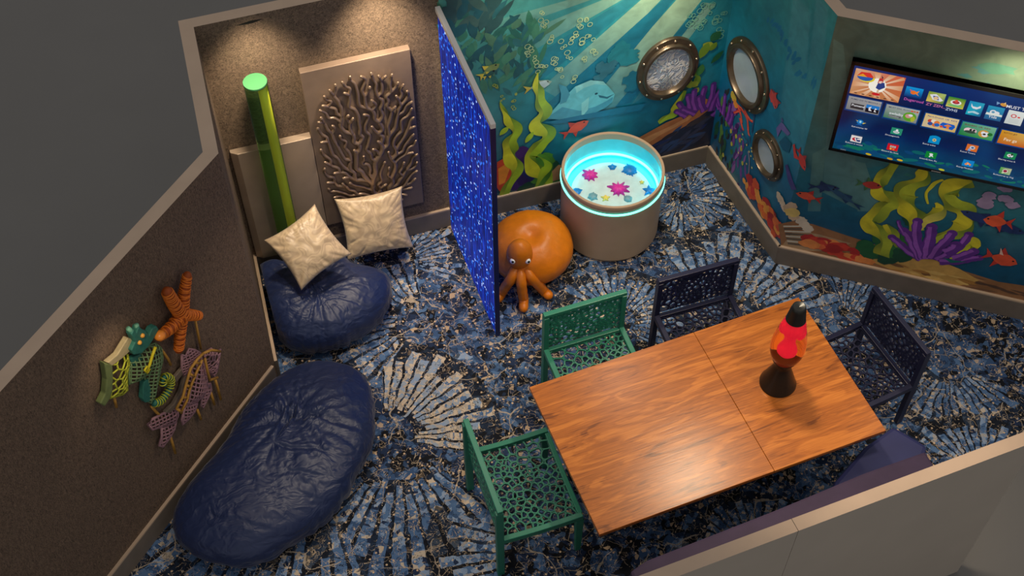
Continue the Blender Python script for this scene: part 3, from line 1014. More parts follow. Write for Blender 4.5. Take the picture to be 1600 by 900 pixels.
# sandy bed
sand, sand2, sandd = M_(150, 104, 66), M_(206, 160, 84), M_(96, 70, 54)
pt.px([(1216, 350), (1240, 345), (1270, 350), (1330, 370), (1400, 392), (1480, 415), (1560, 440), (1640, 452), (1640, 500), (1222, 392)], sand)
pt.px([(1222, 384), (1240, 360), (1280, 366), (1330, 380), (1300, 392), (1260, 392)], M_(170, 140, 106))
for k in range(26):
    x = rng.uniform(1222, 1600); y = 352 + (x - 1222) * .245 + rng.uniform(8, 26)
    pt.leaf(PT.at(x, y), rng.uniform(.10, .25), rng.uniform(.015, .03), rng.uniform(-.1, .1), rng.choice([sandd, M_(176, 130, 86), M_(120, 84, 60)]))
pt.px([(1372, 400), (1420, 404), (1460, 404), (1500, 420), (1530, 438), (1500, 446), (1440, 436), (1390, 420), (1360, 408)], sand2)
for k in range(16):
    x = rng.uniform(1385, 1500); y = 408 + (x - 1385) * .22 + rng.uniform(-4, 14)
    pt.leaf(PT.at(x, y), rng.uniform(.08, .16), rng.uniform(.015, .04), rng.uniform(-.2, .1), rng.choice([M_(176, 124, 60), M_(226, 184, 104), M_(130, 90, 50)]))
# striped shells by the corner
for k in range(8):
    pt.px([(1224 + k, 352 + k * 3.8), (1262 + k * 2, 352 + k * 4.6), (1264 + k * 2, 354 + k * 4.6), (1224 + k, 354.5 + k * 3.8)], [M_(206, 196, 176), M_(96, 84, 72)][k % 2])
for k, (x, y) in enumerate(((1256, 350), (1262, 356), (1252, 344), (1240, 338), (1232, 326), (1238, 322))):
    pt.blob((x, y), .05, M_(206, 190, 168) if k < 3 else M_(200, 172, 140), k)
pt.blob((1238, 332), .06, M_(220, 190, 110), 8)
# red corals
for k in range(34):
    t = rng.random(); x = 1255 + 105 * t + rng.uniform(-4, 4); y = 372 + 34 * t + rng.uniform(-8, 8)
    pt.blob((x, y), rng.uniform(.03, .07), rng.choice([M_(206, 62, 42), M_(226, 104, 56), M_(176, 40, 36), M_(232, 140, 70)]), 50 + k, sx=1.3, sy=.8)
# kelp
for k, (x, y) in enumerate(((1362, 395), (1378, 390), (1386, 402), (1352, 386), (1395, 394), (1410, 398), (1378, 372), (1424, 372), (1428, 345))):
    pt.blob((x, y), .09, [M_(30, 90, 50), M_(46, 110, 50), M_(24, 74, 50)][k % 3], 70 + k)
tky, tkg, tkd = M_(214, 200, 44), M_(170, 180, 48), M_(66, 104, 40)
pt.ribbon([(1376, 398), (1386, 380), (1372, 360), (1356, 344), (1380, 328), (1396, 316), (1376, 300), (1372, 284), (1390, 268), (1396, 252)],
          [.09, .09, .10, .11, .10, .10, .09, .08, .07, .05], tky, tkg, tkd)
pt.ribbon([(1405, 385), (1396, 368), (1384, 350)], [.03, .07, .03], tky, tkg, tkd, ph=1)
pt.ribbon([(1436, 360), (1428, 340), (1420, 322), (1412, 304), (1428, 288), (1442, 276), (1446, 262)],
          [.09, .12, .11, .12, .10, .08, .06], tky, tkg, tkd, ph=2)
pt.ribbon([(1436, 356), (1452, 340), (1470, 326), (1462, 316)], [.04, .09, .07, .02], tky, M_(220, 206, 90), tkd, ph=.5)
pt.ribbon([(1450, 318), (1448, 300), (1458, 288), (1474, 280)], [.01, .02, .022, .02], tky, tky, tkg)
pt.ribbon([(1458, 376), (1480, 366), (1508, 352), (1506, 332), (1492, 316), (1478, 302), (1498, 288), (1520, 284)],
          [.05, .09, .12, .12, .11, .11, .10, .06], tky, tkg, tkd, ph=.8)
pt.ribbon([(1480, 400), (1500, 390), (1516, 380), (1530, 386)], [.06, .09, .10, .04], tky, M_(200, 196, 40), tkg)
# purple coral
ph_, pdk = M_(150, 84, 180), M_(96, 46, 136)
for pts, r in (([(1440, 404), (1420, 392), (1404, 378), (1394, 370)], .034), ([(1440, 404), (1428, 384), (1420, 368), (1412, 360)], .042), ([(1444, 404), (1434, 380), (1432, 360), (1434, 345)], .04),
               ([(1450, 404), (1450, 388), (1454, 370), (1456, 354)], .045), ([(1456, 404), (1466, 388), (1480, 374), (1488, 364)], .04), ([(1464, 406), (1486, 394), (1504, 380), (1514, 366)], .036),
               ([(1468, 408), (1496, 408), (1516, 404), (1530, 402)], .034), ([(1490, 404), (1512, 396), (1522, 392)], .04), ([(1412, 362), (1406, 352), (1404, 345)], .016), ([(1476, 394), (1490, 388), (1494, 382)], .045)):
    pt.finger(pts, r, r * .8, pdk, ph_)
pt.px([(1474, 402), (1492, 406), (1510, 408), (1486, 410)], M_(20, 110, 100))
# fishes
pt.fish((1262, 306), .17, .09, -.1, M_(214, 84, 56), M_(180, 44, 40), -1)
pt.fish((1360, 288), .16, .09, .05, M_(176, 60, 52), M_(70, 110, 70), 1)
pt.fish((1530, 340), .28, .10, -.25, M_(36, 56, 110), M_(30, 44, 90), -1)
pt.fish((1575, 356), .24, .10, -.1, M_(30, 52, 100), M_(26, 40, 80), 1)
pt.fish((1558, 345), .18, .14, .1, M_(226, 90, 52), M_(200, 60, 44), -1)
pt.fish((1566, 404), .22, .15, -.15, M_(222, 84, 52), M_(190, 56, 44), 1)
pt.px([(1562, 396), (1564, 386), (1568, 398)], M_(230, 190, 170))
pt.fish((1290, 292), .20, .08, .2, M_(40, 60, 100), M_(30, 50, 90), 1)
pt.fish((1318, 306), .28, .06, -.5, M_(44, 80, 110), M_(30, 60, 96), -1)
for k in range(10):
    x = rng.uniform(1535, 1596); y = rng.uniform(292, 322)
    pt.blob((x, y), rng.uniform(.025, .05), M_(150, 130, 160), 90 + k, sx=1.4)
pt.build('mural_painting', w_tv)

# ------------------------------------------------------------------ scratch in the alcove wallcovering
sc_ = Paint(PB, .0006)
sc_.px([(368, 40), (380, 36), (392, 32), (412, 29), (395, 36), (386, 38)], C(18, 16, 15))
sc_.build('scratch', w_alc, paint_mat('scratch_dark'))

# ------------------------------------------------------------------ dining table
def wood_mat():
    m = bpy.data.materials.new('walnut_laminate'); m.use_nodes = True
    nt = m.node_tree; N = nt.nodes; Lk = nt.links; b = N['Principled BSDF']
    tc = N.new('ShaderNodeTexCoord')
    mp = N.new('ShaderNodeMapping'); mp.inputs['Scale'].default_value = (.8, 4.6, 1); mp.inputs['Rotation'].default_value = (0, 0, radians(4))
    Lk.new(tc.outputs['Object'], mp.inputs['Vector'])
    n1 = N.new('ShaderNodeTexNoise'); n1.inputs['Scale'].default_value = 2.4; n1.inputs['Detail'].default_value = 6; n1.inputs['Distortion'].default_value = 1.4
    Lk.new(mp.outputs[0], n1.inputs['Vector'])
    wv = N.new('ShaderNodeMath'); wv.operation = 'SINE'
    ml = N.new('ShaderNodeMath'); ml.operation = 'MULTIPLY'; ml.inputs[1].default_value = 34; Lk.new(n1.outputs['Fac'], ml.inputs[0]); Lk.new(ml.outputs[0], wv.inputs[0])
    mp2 = N.new('ShaderNodeMapping'); mp2.inputs['Scale'].default_value = (3, 90, 1); Lk.new(tc.outputs['Object'], mp2.inputs['Vector'])
    n2 = N.new('ShaderNodeTexNoise'); n2.inputs['Scale'].default_value = 2; n2.inputs['Detail'].default_value = 4; Lk.new(mp2.outputs[0], n2.inputs['Vector'])
    a = N.new('ShaderNodeMath'); a.operation = 'MULTIPLY_ADD'; a.inputs[1].default_value = .035; Lk.new(wv.outputs[0], a.inputs[0])
    s = N.new('ShaderNodeMath'); s.operation = 'MULTIPLY_ADD'; s.inputs[1].default_value = .40; s.inputs[2].default_value = .0; Lk.new(n2.outputs['Fac'], s.inputs[0])
    s2 = N.new('ShaderNodeMath'); s2.operation = 'MULTIPLY_ADD'; s2.inputs[1].default_value = .66; Lk.new(n1.outputs['Fac'], s2.inputs[0]); Lk.new(s.outputs[0], s2.inputs[2])
    Lk.new(s2.outputs[0], a.inputs[2])
    r = N.new('ShaderNodeValToRGB'); cr = r.color_ramp
    cr.elements[0].position = .34; cr.elements[0].color = C(112, 58, 18)
    cr.elements[1].position = .74; cr.elements[1].color = C(216, 134, 54)
    e = cr.elements.new(.54); e.color = C(182, 104, 36)
    Lk.new(a.outputs[0], r.inputs[0]); Lk.new(r.outputs[0], b.inputs['Base Color'])
    b.inputs['Roughness'].default_value = .30
    b.inputs['Specular IOR Level'].default_value = .45
    bp = N.new('ShaderNodeBump'); bp.inputs['Strength'].default_value = .12; bp.inputs['Distance'].default_value = .003
    Lk.new(n2.outputs['Fac'], bp.inputs['Height']); Lk.new(bp.outputs[0], b.inputs['Normal'])
    return m
m_wood = wood_mat()
m_edge = mat('dark_wood_edge', C(92, 54, 28), .4, noise_amt=.2, noise_scale=30)
TBA = .0642
table = thing('dining_table', 'long walnut topped dining table with a lava lamp standing on it', 'table', (2.452, 3.809, 0), TBA)
TL, TW = 1.939, 1.109
jx = .19
mb = MB()
mb.box((-TL / 2 + (TL / 2 + jx) / 2, 0, .735), (TL / 2 + jx - .0015, TW, .03))
mb.build('table_leaf', m_wood, table, bevel=.003)
mb = MB()
mb.box((jx + (TL / 2 - jx) / 2, 0, .735), (TL / 2 - jx - .0015, TW, .03))
mb.build('table_leaf', m_wood, table, bevel=.003)
mb = MB()
mb.box((0, 0, .700), (TL - .03, TW - .03, .04))
mb.build('apron', m_edge, table, bevel=.003)
for sx in (-1, 1):
    mb = MB()
    mb.box((sx * .5, .06, .345), (.09, .16, .67)); mb.box((sx * .5, .06, .015), (.10, .46, .03)); mb.box((sx * .5, .06, .665), (.10, .46, .03))
    mb.build('pedestal', m_edge, table, bevel=.004)
mb = MB(); mb.box((0, .06, .25), (.92, .04, .08)); mb.build('stretcher', m_edge, table, bevel=.004)

# ------------------------------------------------------------------ chairs with pierced seats and backs
m_green = mat('green_lacquer', C(46, 126, 102), .36, noise_amt=.08, noise_scale=8)
m_navy = mat('navy_lacquer', C(30, 32, 60), .36, noise_amt=.08, noise_scale=8)
def chair(label, mt, loc, rotz, W, D, seed, group=None):
    t = thing('dining_chair', label, 'chair', loc, rotz, group)
    w2 = W / 2
    sh = .445; bh = .85
    def seat_z(u, v):
        f = (v - .05) / D
        return sh + .012 * (1 - (u / w2) ** 2) * -1.4 + .0 - .010 * sin(pi * min(max(f, 0), 1))
    # seat
    mb = MB()
    cut_plate(mb, -w2 + .03, .035, w2 - .03, D - .02, int(125 * W / .58), .0095, .012, lambda u, v, d: (u, v, seat_z(u, v) + d), seed)
    mb.build('seat', mt, t, autosm=40)
    # rails round the seat; the front one sags
    for sx in (-1, 1):
        mb = MB()
        pts = [(sx * (w2 - .018), .02 + (D - .03) * k / 8, sh + .012 - .012 * sin(pi * k / 8)) for k in range(9)]
        V = []; F = []
        for p in pts:
            for dx, dz in ((-.018, -.035), (.018, -.035), (.018, .012), (-.018, .012)): V.append((p[0] + dx, p[1], p[2] + dz))
        for i in range(8):
            for k in range(4): F.append((i * 4 + k, i * 4 + (k + 1) % 4, i * 4 + 4 + (k + 1) % 4, i * 4 + 4 + k))
        F += [(3, 2, 1, 0), (32, 33, 34, 35)]
        mb.add(V, F); mb.build('side_rail', mt, t, bevel=.004)
    for nm, yy in (('front_rail', D - .018), ('rear_rail', .022)):
        mb = MB(); V = []; F = []
        for k in range(13):
            x = -w2 + .036 + (W - .072) * k / 12
            z = sh + .006 - (.026 * (1 - (x / w2) ** 2) if nm == 'front_rail' else 0)
            for dy, dz in ((-.016, -.032), (.016, -.032), (.016, .012), (-.016, .012)): V.append((x, yy + dy, z + dz))
        for i in range(12):
            for k in range(4): F.append((i * 4 + (k + 1) % 4, i * 4 + k, i * 4 + 4 + k, i * 4 + 4 + (k + 1) % 4))
        F += [(0, 1, 2, 3), (51, 50, 49, 48)]
        mb.add(V, F); mb.build(nm, mt, t, bevel=.004)
    # back
    mb = MB()
    cut_plate(mb, -w2 + .03, sh + .045, w2 - .03, bh - .025, int(120 * W / .58), .0125, .014, lambda u, v, d: (u, .012 - (v - sh) * .02 + d, v), seed + 7)
    mb.build('backrest', mt, t, autosm=40)
    mb = MB(); mb.box((0, .005, bh - .016), (W, .036, .032)); mb.build('top_rail', mt, t, bevel=.004)
    # legs: the rear pair run up as the back posts
    for sx in (-1, 1):
        mb = MB()
        mb.prism([(sx * (w2 - .018) - .018, -.022), (sx * (w2 - .018) + .018, -.022), (sx * (w2 - .018) + .018, .026), (sx * (w2 - .018) - .018, .026)], .0, bh - .033)
        mb.build('leg', mt, t, bevel=.004)
        mb = MB()
        x = sx * (w2 - .02)
        V = [(x - .015, D - .045, 0), (x + .015, D - .045, 0), (x + .015, D - .008, 0), (x - .015, D - .008, 0),
             (x - .02, D - .055, sh - .024), (x + .02, D - .055, sh - .024), (x + .02, D - .002, sh - .024), (x - .02, D - .002, sh - .024)]
        mb.add(V, [(3, 2, 1, 0), (4, 5, 6, 7), (0, 1, 5, 4), (1, 2, 6, 5), (2, 3, 7, 6), (3, 0, 4, 7)])
        mb.build('leg', mt, t, bevel=.004)
    return t
chair('green pierced chair at the left short end of the table', m_green, (.985, 3.80, 0), radians(-89), .68, .55, 3)
chair('green pierced chair behind the table, in front of the orange octopus pouf', m_green, (1.985, 4.757, 0), radians(181.8), .585, .53, 11)
chair('navy pierced chair behind the table, next to the green one', m_navy, (2.800, 4.785, 0), radians(180.6), .585, .53, 23)
chair('navy pierced chair at the far right short end of the table by the lava lamp', m_navy, (3.896, 3.995, 0), radians(98), .60, .53, 31)

# ------------------------------------------------------------------ lava lamp
m_lblk = mat('black_metal', C(52, 54, 54), .32, metal=.7)
m_lgl = mat('amber_liquid', (1.0, .50, .22, 1), .04, trans=1, ior=1.12, emit=(1.0, .12, .03, 1), emit_s=.03)
m_wax = mat('red_wax', (.9, .03, .09, 1), .5, emit=(1.0, .010, .13, 1), emit_s=.32)
lamp = thing('lava_lamp', 'tall lava lamp with red wax on a black cone base, on the table', 'lamp', (2.963, 3.845, .75))
mb = MB(); mb.lathe([(.115, 0), (.117, .008), (.112, .02), (.052, .19), (.046, .205), (.046, .215)], 48); mb.build('base', m_lblk, lamp, autosm=40)
mb = MB(); mb.lathe([(.046, .215), (.056, .235), (.075, .27), (.080, .285)], 48); mb.build('bottle_cup', m_lblk, lamp, autosm=40)
prof = [(.076, .286), (.094, .32), (.106, .37), (.109, .42), (.104, .48), (.090, .56), (.074, .63), (.060, .69)]
mb = MB(); mb.lathe(prof, 48); mb.build('glass_bottle', m_lgl, lamp, autosm=50)
mb = MB(); mb.lathe([(.061, .69), (.058, .70), (.046, .79), (.040, .815), (.034, .82), (.0, .812)], 48, capt=False); mb.build('cap', m_lblk, lamp, autosm=40)
mb = MB()
mb.lathe([(.0, .34), (.03, .343), (.047, .365), (.05, .39), (.042, .43), (.030, .47), (.028, .51), (.044, .55), (.066, .59), (.062, .63), (.050, .67), (.03, .685), (0, .687)], 32, (.0, .0, 0), capb=False, capt=False)
mb.build('wax_column', m_wax, lamp, smooth=True)
mb = MB(); mb.sphere((-.035, .03, .585), (.030, .030, .05), 20, 12); mb.build('wax_blob', m_wax, lamp, smooth=True)
mb = MB(); mb.sphere((.045, -.01, .55), (.028, .028, .055), 20, 12); mb.build('wax_blob', m_wax, lamp, smooth=True)

# ------------------------------------------------------------------ bean bags
def leather(name, col, rough, sc=22, amt=.1, bump=.25):
    return mat(name, col, rough, noise_amt=amt, noise_scale=sc, bump=bump, bump_scale=26, coat=.0, spec=.5)
def nylon():
    m = bpy.data.materials.new('navy_nylon'); m.use_nodes = True
    nt = m.node_tree; N = nt.nodes; Lk = nt.links; b = N['Principled BSDF']
    b.inputs['Base Color'].default_value = C(27, 41, 80); b.inputs['Roughness'].default_value = .45
    b.inputs['Sheen Weight'].default_value = .15; b.inputs['Sheen Roughness'].default_value = .4
    tc = N.new('ShaderNodeTexCoord')
    n = N.new('ShaderNodeTexNoise'); n.inputs['Scale'].default_value = 5; n.inputs['Detail'].default_value = 2; Lk.new(tc.outputs['Object'], n.inputs['Vector'])
    mx = N.new('ShaderNodeVectorMath'); mx.operation = 'MULTIPLY_ADD'; mx.inputs[1].default_value = (.35, .5, .35); Lk.new(n.outputs['Color'], mx.inputs[0])
    mp = N.new('ShaderNodeMapping'); mp.inputs['Scale'].default_value = (.62, 1.5, 1.5); mp.inputs['Rotation'].default_value = (0, 0, radians(-28)); Lk.new(tc.outputs['Object'], mp.inputs['Vector']); Lk.new(mp.outputs[0], mx.inputs[2])
    last = None
    for sc, st, d in ((5, .20, .03), (13, .32, .018), (30, .26, .008)):
        v = N.new('ShaderNodeTexVoronoi'); v.feature = 'SMOOTH_F1'; v.inputs['Smoothness'].default_value = .35; v.inputs['Scale'].default_value = sc; Lk.new(mx.outputs[0], v.inputs['Vector'])
        bp = N.new('ShaderNodeBump'); bp.inputs['Strength'].default_value = st; bp.inputs['Distance'].default_value = d
        Lk.new(v.outputs['Distance'], bp.inputs['Height'])
        if last: Lk.new(last, bp.inputs['Normal'])
        last = bp.outputs[0]
    Lk.new(last, b.inputs['Normal'])
    return m
m_bag = nylon()
def closed_interp(vals, t):
    n = len(vals); x = (t % 1) * n; i = int(x); f = x - i
    p0, p1, p2, p3 = vals[i - 1], vals[i % n], vals[(i + 1) % n], vals[(i + 2) % n]
    return .5 * (2 * p1 + (p2 - p0) * f + (2 * p0 - 5 * p1 + 4 * p2 - p3) * f * f + (3 * p1 - p0 - 3 * p2 + p3) * f ** 3)
def bean(name, label, outline, h, tuft, mt, seed, dents=(), wr=1.0, tdep=.06, creases=(), xmin=None):
    cx = sum(p[0] for p in outline) / len(outline); cy = sum(p[1] for p in outline) / len(outline)
    M = 40
    rad = [ray_to_poly((cx, cy), 2 * pi * k / M, outline) for k in range(M)]
    rad = [(rad[k - 1] + 2 * rad[k] + rad[(k + 1) % M]) / 4 for k in range(M)]
    nu, nv = 220, 110
    V = []
    off = Vector((seed * 3.1, seed * 1.7, 0))
    tx, ty = tuft[0] - cx, tuft[1] - cy
    for j in range(nv + 1):
        th = pi * j / nv
        for i in range(nu):
            ph = 2 * pi * i / nu
            R = closed_interp(rad, i / nu)
            st = max(sin(th), 0) ** .72
            ct = cos(th)
            z = h * (.46 + (.54 * abs(ct) ** .85 if ct > 0 else -.46 * min(1, abs(ct) * 1.55) ** .9))
            x, y = R * st * cos(ph), R * st * sin(ph)
            upw = max(0, min(1, (z / h - .25) / .4))
            dx, dy = x - tx, y - ty
            d = sqrt(dx * dx + dy * dy); a = atan2(dy, dx)
            # folds radiating from the tuft
            q = noise.noise(Vector((cos(a) * 3.2, sin(a) * 3.2, d * 1.6)) + off)
            fold = (1 - min(1, abs(q) * 3.0)) ** 2
            q2 = noise.noise(Vector((cos(a) * 6.5, sin(a) * 6.5, d * 4)) + off * 2)
            fold2 = (1 - min(1, abs(q2) * 2.6)) ** 2
            fall = math.exp(-d / .30) * min(1, d / .04)
            dz = -wr * (.030 * fold + .018 * fold2) * fall
            dz -= tdep * math.exp(-(d / .11) ** 2)
            # broad dimples and small creases
            dz += .026 * noise.noise(Vector((x * 3.2, y * 3.2, z * 3)) + off)
            q3 = noise.noise(Vector((x * 5 + .8 * noise.noise(Vector((x * 6, y * 6, 0))), y * 13, z * 9)) + off)
            dz -= wr * .006 * (1 - min(1, abs(q3) * 2.5)) ** 2
            q4 = noise.noise(Vector((x * 15, y * 10, z * 14)) + off)
            dz -= wr * .002 * (1 - min(1, abs(q4) * 2.5)) ** 2
            for (ex, ey, er, ed) in dents:
                dd = sqrt((x + cx - ex) ** 2 + (y + cy - ey) ** 2)
                dz -= ed * math.exp(-(dd / er) ** 2) * upw
            for (ax, ay, bx, by, cw, cdp) in creases:
                ex, ey = bx - ax, by - ay; l2 = ex * ex + ey * ey
                tt = max(0, min(1, ((x + cx - ax) * ex + (y + cy - ay) * ey) / l2))
                wv_ = .012 * sin(tt * 9)
                dd = sqrt((x + cx - ax - ex * tt) ** 2 + (y + cy - ay - ey * tt + wv_) ** 2)
                dz -= cdp * (1 - .7 * tt) * math.exp(-(dd / cw) ** 2) * upw
                dz += cdp * .45 * (1 - .6 * tt) * math.exp(-((dd - cw * 2.2) / cw) ** 2) * upw
            nrm = Vector((x, y, (z - h * .3) * 1.5))
            if nrm.length > 1e-6: nrm.normalize()
            # vertical gathers on the side
            if upw < 1:
                qs = noise.noise(Vector((cos(ph) * 5, sin(ph) * 5, z * 1.5)) + off)
                dz -= .018 * (1 - min(1, abs(qs) * 3)) ** 2 * (1 - upw)
            p = Vector((x, y, z)) + nrm * dz
            V.append((p.x if xmin is None else max(p.x, xmin - cx), p.y, max(p.z, .002)))
    F = []
    for j in range(nv):
        for i in range(nu):
            i2 = (i + 1) % nu
            F.append((j * nu + i, (j + 1) * nu + i, (j + 1) * nu + i2, j * nu + i2))
    mb = MB(); mb.add([(v[0], v[1], v[2]) for v in V], F)
    o = mb.build(name, mt, None, smooth=True)
    bm = bmesh.new(); bm.from_mesh(o.data); bmesh.ops.remove_doubles(bm, verts=bm.verts, dist=1e-5); bm.to_mesh(o.data); bm.free()
    o.data.polygons.foreach_set('use_smooth', [True] * len(o.data.polygons))
    o.location = (cx, cy, 0)
    return tag(o, label, 'bean bag')
def gpx(pts, z):
    out = []
    for x, y in pts:
        p = ray_plane(x, y, Vector((0, 0, z)), Vector((0, 0, 1)))
        out.append((p.x, p.y))
    return out
def grow(pts, k):
    cx = sum(p[0] for p in pts) / len(pts); cy = sum(p[1] for p in pts) / len(pts)
    return [(cx + (x - cx) * k, cy + (y - cy) * k) for x, y in pts]
bag2 = gpx([(272, 815), (300, 862), (345, 882), (402, 888), (470, 850), (540, 790)], .10) + gpx([(582, 680), (578, 610)], .2) + gpx([(560, 580), (520, 562), (470, 566), (430, 595)], .24) + gpx([(385, 645), (340, 715), (300, 765)], .2)
bag2 = grow(bag2, 1.04)
crs = []
for (a_, b_, cw_, cd_) in (((458, 642), (552, 664), .022, .05), ((458, 642), (500, 700), .018, .028), ((458, 642), (440, 612), .018, .04), ((458, 642), (400, 636), .018, .03),
                           ((458, 642), (432, 690), .016, .025), ((480, 655), (540, 628), .016, .02), ((330, 806), (420, 824), .014, .014), ((410, 740), (520, 745), .012, .010),
                           ((440, 700), (540, 712), .012, .012), ((420, 770), (500, 776), .010, .009), ((470, 600), (540, 588), .012, .012)):
    p_ = ray_plane(a_[0], a_[1], Vector((0, 0, .36)), Vector((0, 0, 1))); q_ = ray_plane(b_[0], b_[1], Vector((0, 0, .34)), Vector((0, 0, 1)))
    crs.append((p_.x, p_.y, q_.x, q_.y, cw_, cd_))
bean('bean_bag', 'large navy blue bean bag lounger under the sea creatures of the left wall', bag2, .40,
     tuple(ray_plane(458, 642, Vector((0, 0, .36)), Vector((0, 0, 1))))[:2], m_bag, 3,
     creases=crs)
bag1 = gpx([(432, 543), (470, 556), (540, 546), (590, 518)], .10) + gpx([(616, 465), (608, 425)], .2) + gpx([(575, 405), (530, 388)], .2) + [(.46, 6.14), (.36, 6.10), (.20, 6.10), (.13, 6.15), (.08, 6.24), (.0, 6.24), (-.04, 6.1), (-.06, 5.9), (-.05, 5.72), (.0, 5.58)]
bag1 = [(x, min(y, 6.25)) for x, y in bag1]
bean('bean_bag', 'navy blue bean bag in the alcove with satin cushions on top', bag1, .45,
     tuple(ray_plane(500, 470, Vector((0, 0, .33)), Vector((0, 0, 1))))[:2], m_bag, 8,
     dents=((.36, 5.92, .16, .07), (.80, 6.07, .21, .12)), tdep=.015, wr=.75, xmin=.012)

# ------------------------------------------------------------------ cushions
def satin_mat():
    m = bpy.data.materials.new('champagne_satin'); m.use_nodes = True
    nt = m.node_tree; N = nt.nodes; Lk = nt.links; b = N['Principled BSDF']
    tc = N.new('ShaderNodeTexCoord')
    n = N.new('ShaderNodeTexNoise'); n.inputs['Scale'].default_value = 9; n.inputs['Detail'].default_value = 1; n.inputs['Distortion'].default_value = 1.0
    Lk.new(tc.outputs['Object'], n.inputs['Vector'])
    ml = N.new('ShaderNodeMath'); ml.operation = 'MULTIPLY'; ml.inputs[1].default_value = 34; Lk.new(n.outputs['Fac'], ml.inputs[0])
    sn = N.new('ShaderNodeMath'); sn.operation = 'SINE'; Lk.new(ml.outputs[0], sn.inputs[0])
    r = N.new('ShaderNodeValToRGB'); r.color_ramp.elements[0].position = .35; r.color_ramp.elements[0].color = C(178, 156, 128)
    r.color_ramp.elements[1].position = .75; r.color_ramp.elements[1].color = C(194, 172, 140)
    mr = N.new('ShaderNodeMapRange'); mr.inputs['From Min'].default_value = -1; Lk.new(sn.outputs[0], mr.inputs['Value'])
    Lk.new(mr.outputs[0], r.inputs[0]); Lk.new(r.outputs[0], b.inputs['Base Color'])
    b.inputs['Roughness'].default_value = .36
    b.inputs['Sheen Weight'].default_value = .2
    bp = N.new('ShaderNodeBump'); bp.inputs['Strength'].default_value = .08; bp.inputs['Distance'].default_value = .002
    Lk.new(mr.outputs[0], bp.inputs['Height']); Lk.new(bp.outputs[0], b.inputs['Normal'])
    return m
m_satin = satin_mat()
def cushion(label, c, xa, ya, size, thick, seed):
    """xa, ya: world directions of the cushion's own edges"""
    X = Vector(xa).normalized(); Yv = Vector(ya); Yv = (Yv - X * Yv.dot(X)).normalized(); Z = X.cross(Yv)
    n = 56; V = []; F = []
    off = Vector((seed * 5.3, 1.1, 0))
    for side in (1, -1):
        for j in range(n + 1):
            for i in range(n + 1):
                u = -1 + 2 * i / n; v = -1 + 2 * j / n
                px = u * (1 - .11 * (1 - v * v) * abs(u) ** 2 * 1.0); py = v * (1 - .11 * (1 - u * u) * abs(v) ** 2)
                pf = ((1 - u * u) * (1 - v * v))
                z = thick * pf ** .42 * .5
                e = 1 - max(abs(u), abs(v))
                wr = noise.noise(Vector((u * 2 + v * 3, v * 2 - u * 3, side)) + off)
                ang = atan2(v, u)
                fold = (1 - min(1, abs(noise.noise(Vector((cos(ang) * 5, sin(ang) * 5, side * 3)) + off)) * 3)) ** 2
                z += (.010 * wr - .020 * fold * max(0, max(abs(u), abs(v)) - .35)) * min(1, e * 5)
                V.append(X * (px * size / 2) + Yv * (py * size / 2) + Z * (z * side))
    q = (n + 1) ** 2
    for j in range(n):
        for i in range(n):
            a = j * (n + 1) + i
            F.append((a, a + 1, a + n + 2, a + n + 1)); F.append((q + a + n + 1, q + a + n + 2, q + a + 1, q + a))
    mb = MB(); mb.add(V, F)
    t = mb.build('cushion', m_satin, None, smooth=True)
    bm = bmesh.new(); bm.from_mesh(t.data); bmesh.ops.remove_doubles(bm, verts=bm.verts, dist=1e-5); bm.to_mesh(t.data); bm.free()
    t.data.polygons.foreach_set('use_smooth', [True] * len(t.data.polygons))
    t.location = c
    return tag(t, label, 'cushion')
def toward(p, d):
    return p + (Vector((0, 0, CAM_H)) - p).normalized() * d
def at_pz(px, py, z):
    return ray_plane(px, py, Vector((0, 0, z)), Vector((0, 0, 1)))
a = at_pz(506, 310, .78); b_ = at_pz(540, 402, .50); c_ = at_pz(460, 458, .40); d_ = at_pz(418, 375, .66)
cushion('champagne satin cushion tilted on a corner, the left of the pair', toward((a + b_ + c_ + d_) / 4, .16), (b_ + a - c_ - d_), (a + d_ - b_ - c_), .43, .17, 1)
a = at_pz(516, 317, .62); b_ = at_pz(634, 290, .66); c_ = at_pz(645, 386, .22); d_ = at_pz(545, 402, .22)
cushion('champagne satin cushion leaning upright below the coral panel, the right of the pair', toward((a + b_ + c_ + d_) / 4, .11), (b_ + c_ - a - d_), (a + b_ - c_ - d_), .49, .16, 2)

# ------------------------------------------------------------------ wall panels in the alcove
m_panel = mat('brushed_pewter', C(138, 118, 102), .5, metal=.25, noise_amt=.16, noise_scale=6, bump=.1, bump_scale=20)
m_panel2 = mat('pale_pewter', C(176, 156, 136), .4, metal=.3, noise_amt=.12, noise_scale=4)
m_coral = mat('pewter_relief', C(150, 128, 108), .30, metal=.6)
PD = .055
panel = thing('coral_panel', 'large pewter panel with a branching coral relief on the alcove wall', 'wall panel', (0.925, YB, .37))
x0, x1, z0, z1 = .556, 1.288, .385, 1.90
mb = MB(); mb.box(((x0 + x1) / 2 - .925, -PD / 2 - .002, (z0 + z1) / 2 - .37), (x1 - x0, PD, z1 - z0)); mb.build('backboard', m_panel, panel, bevel=.004)
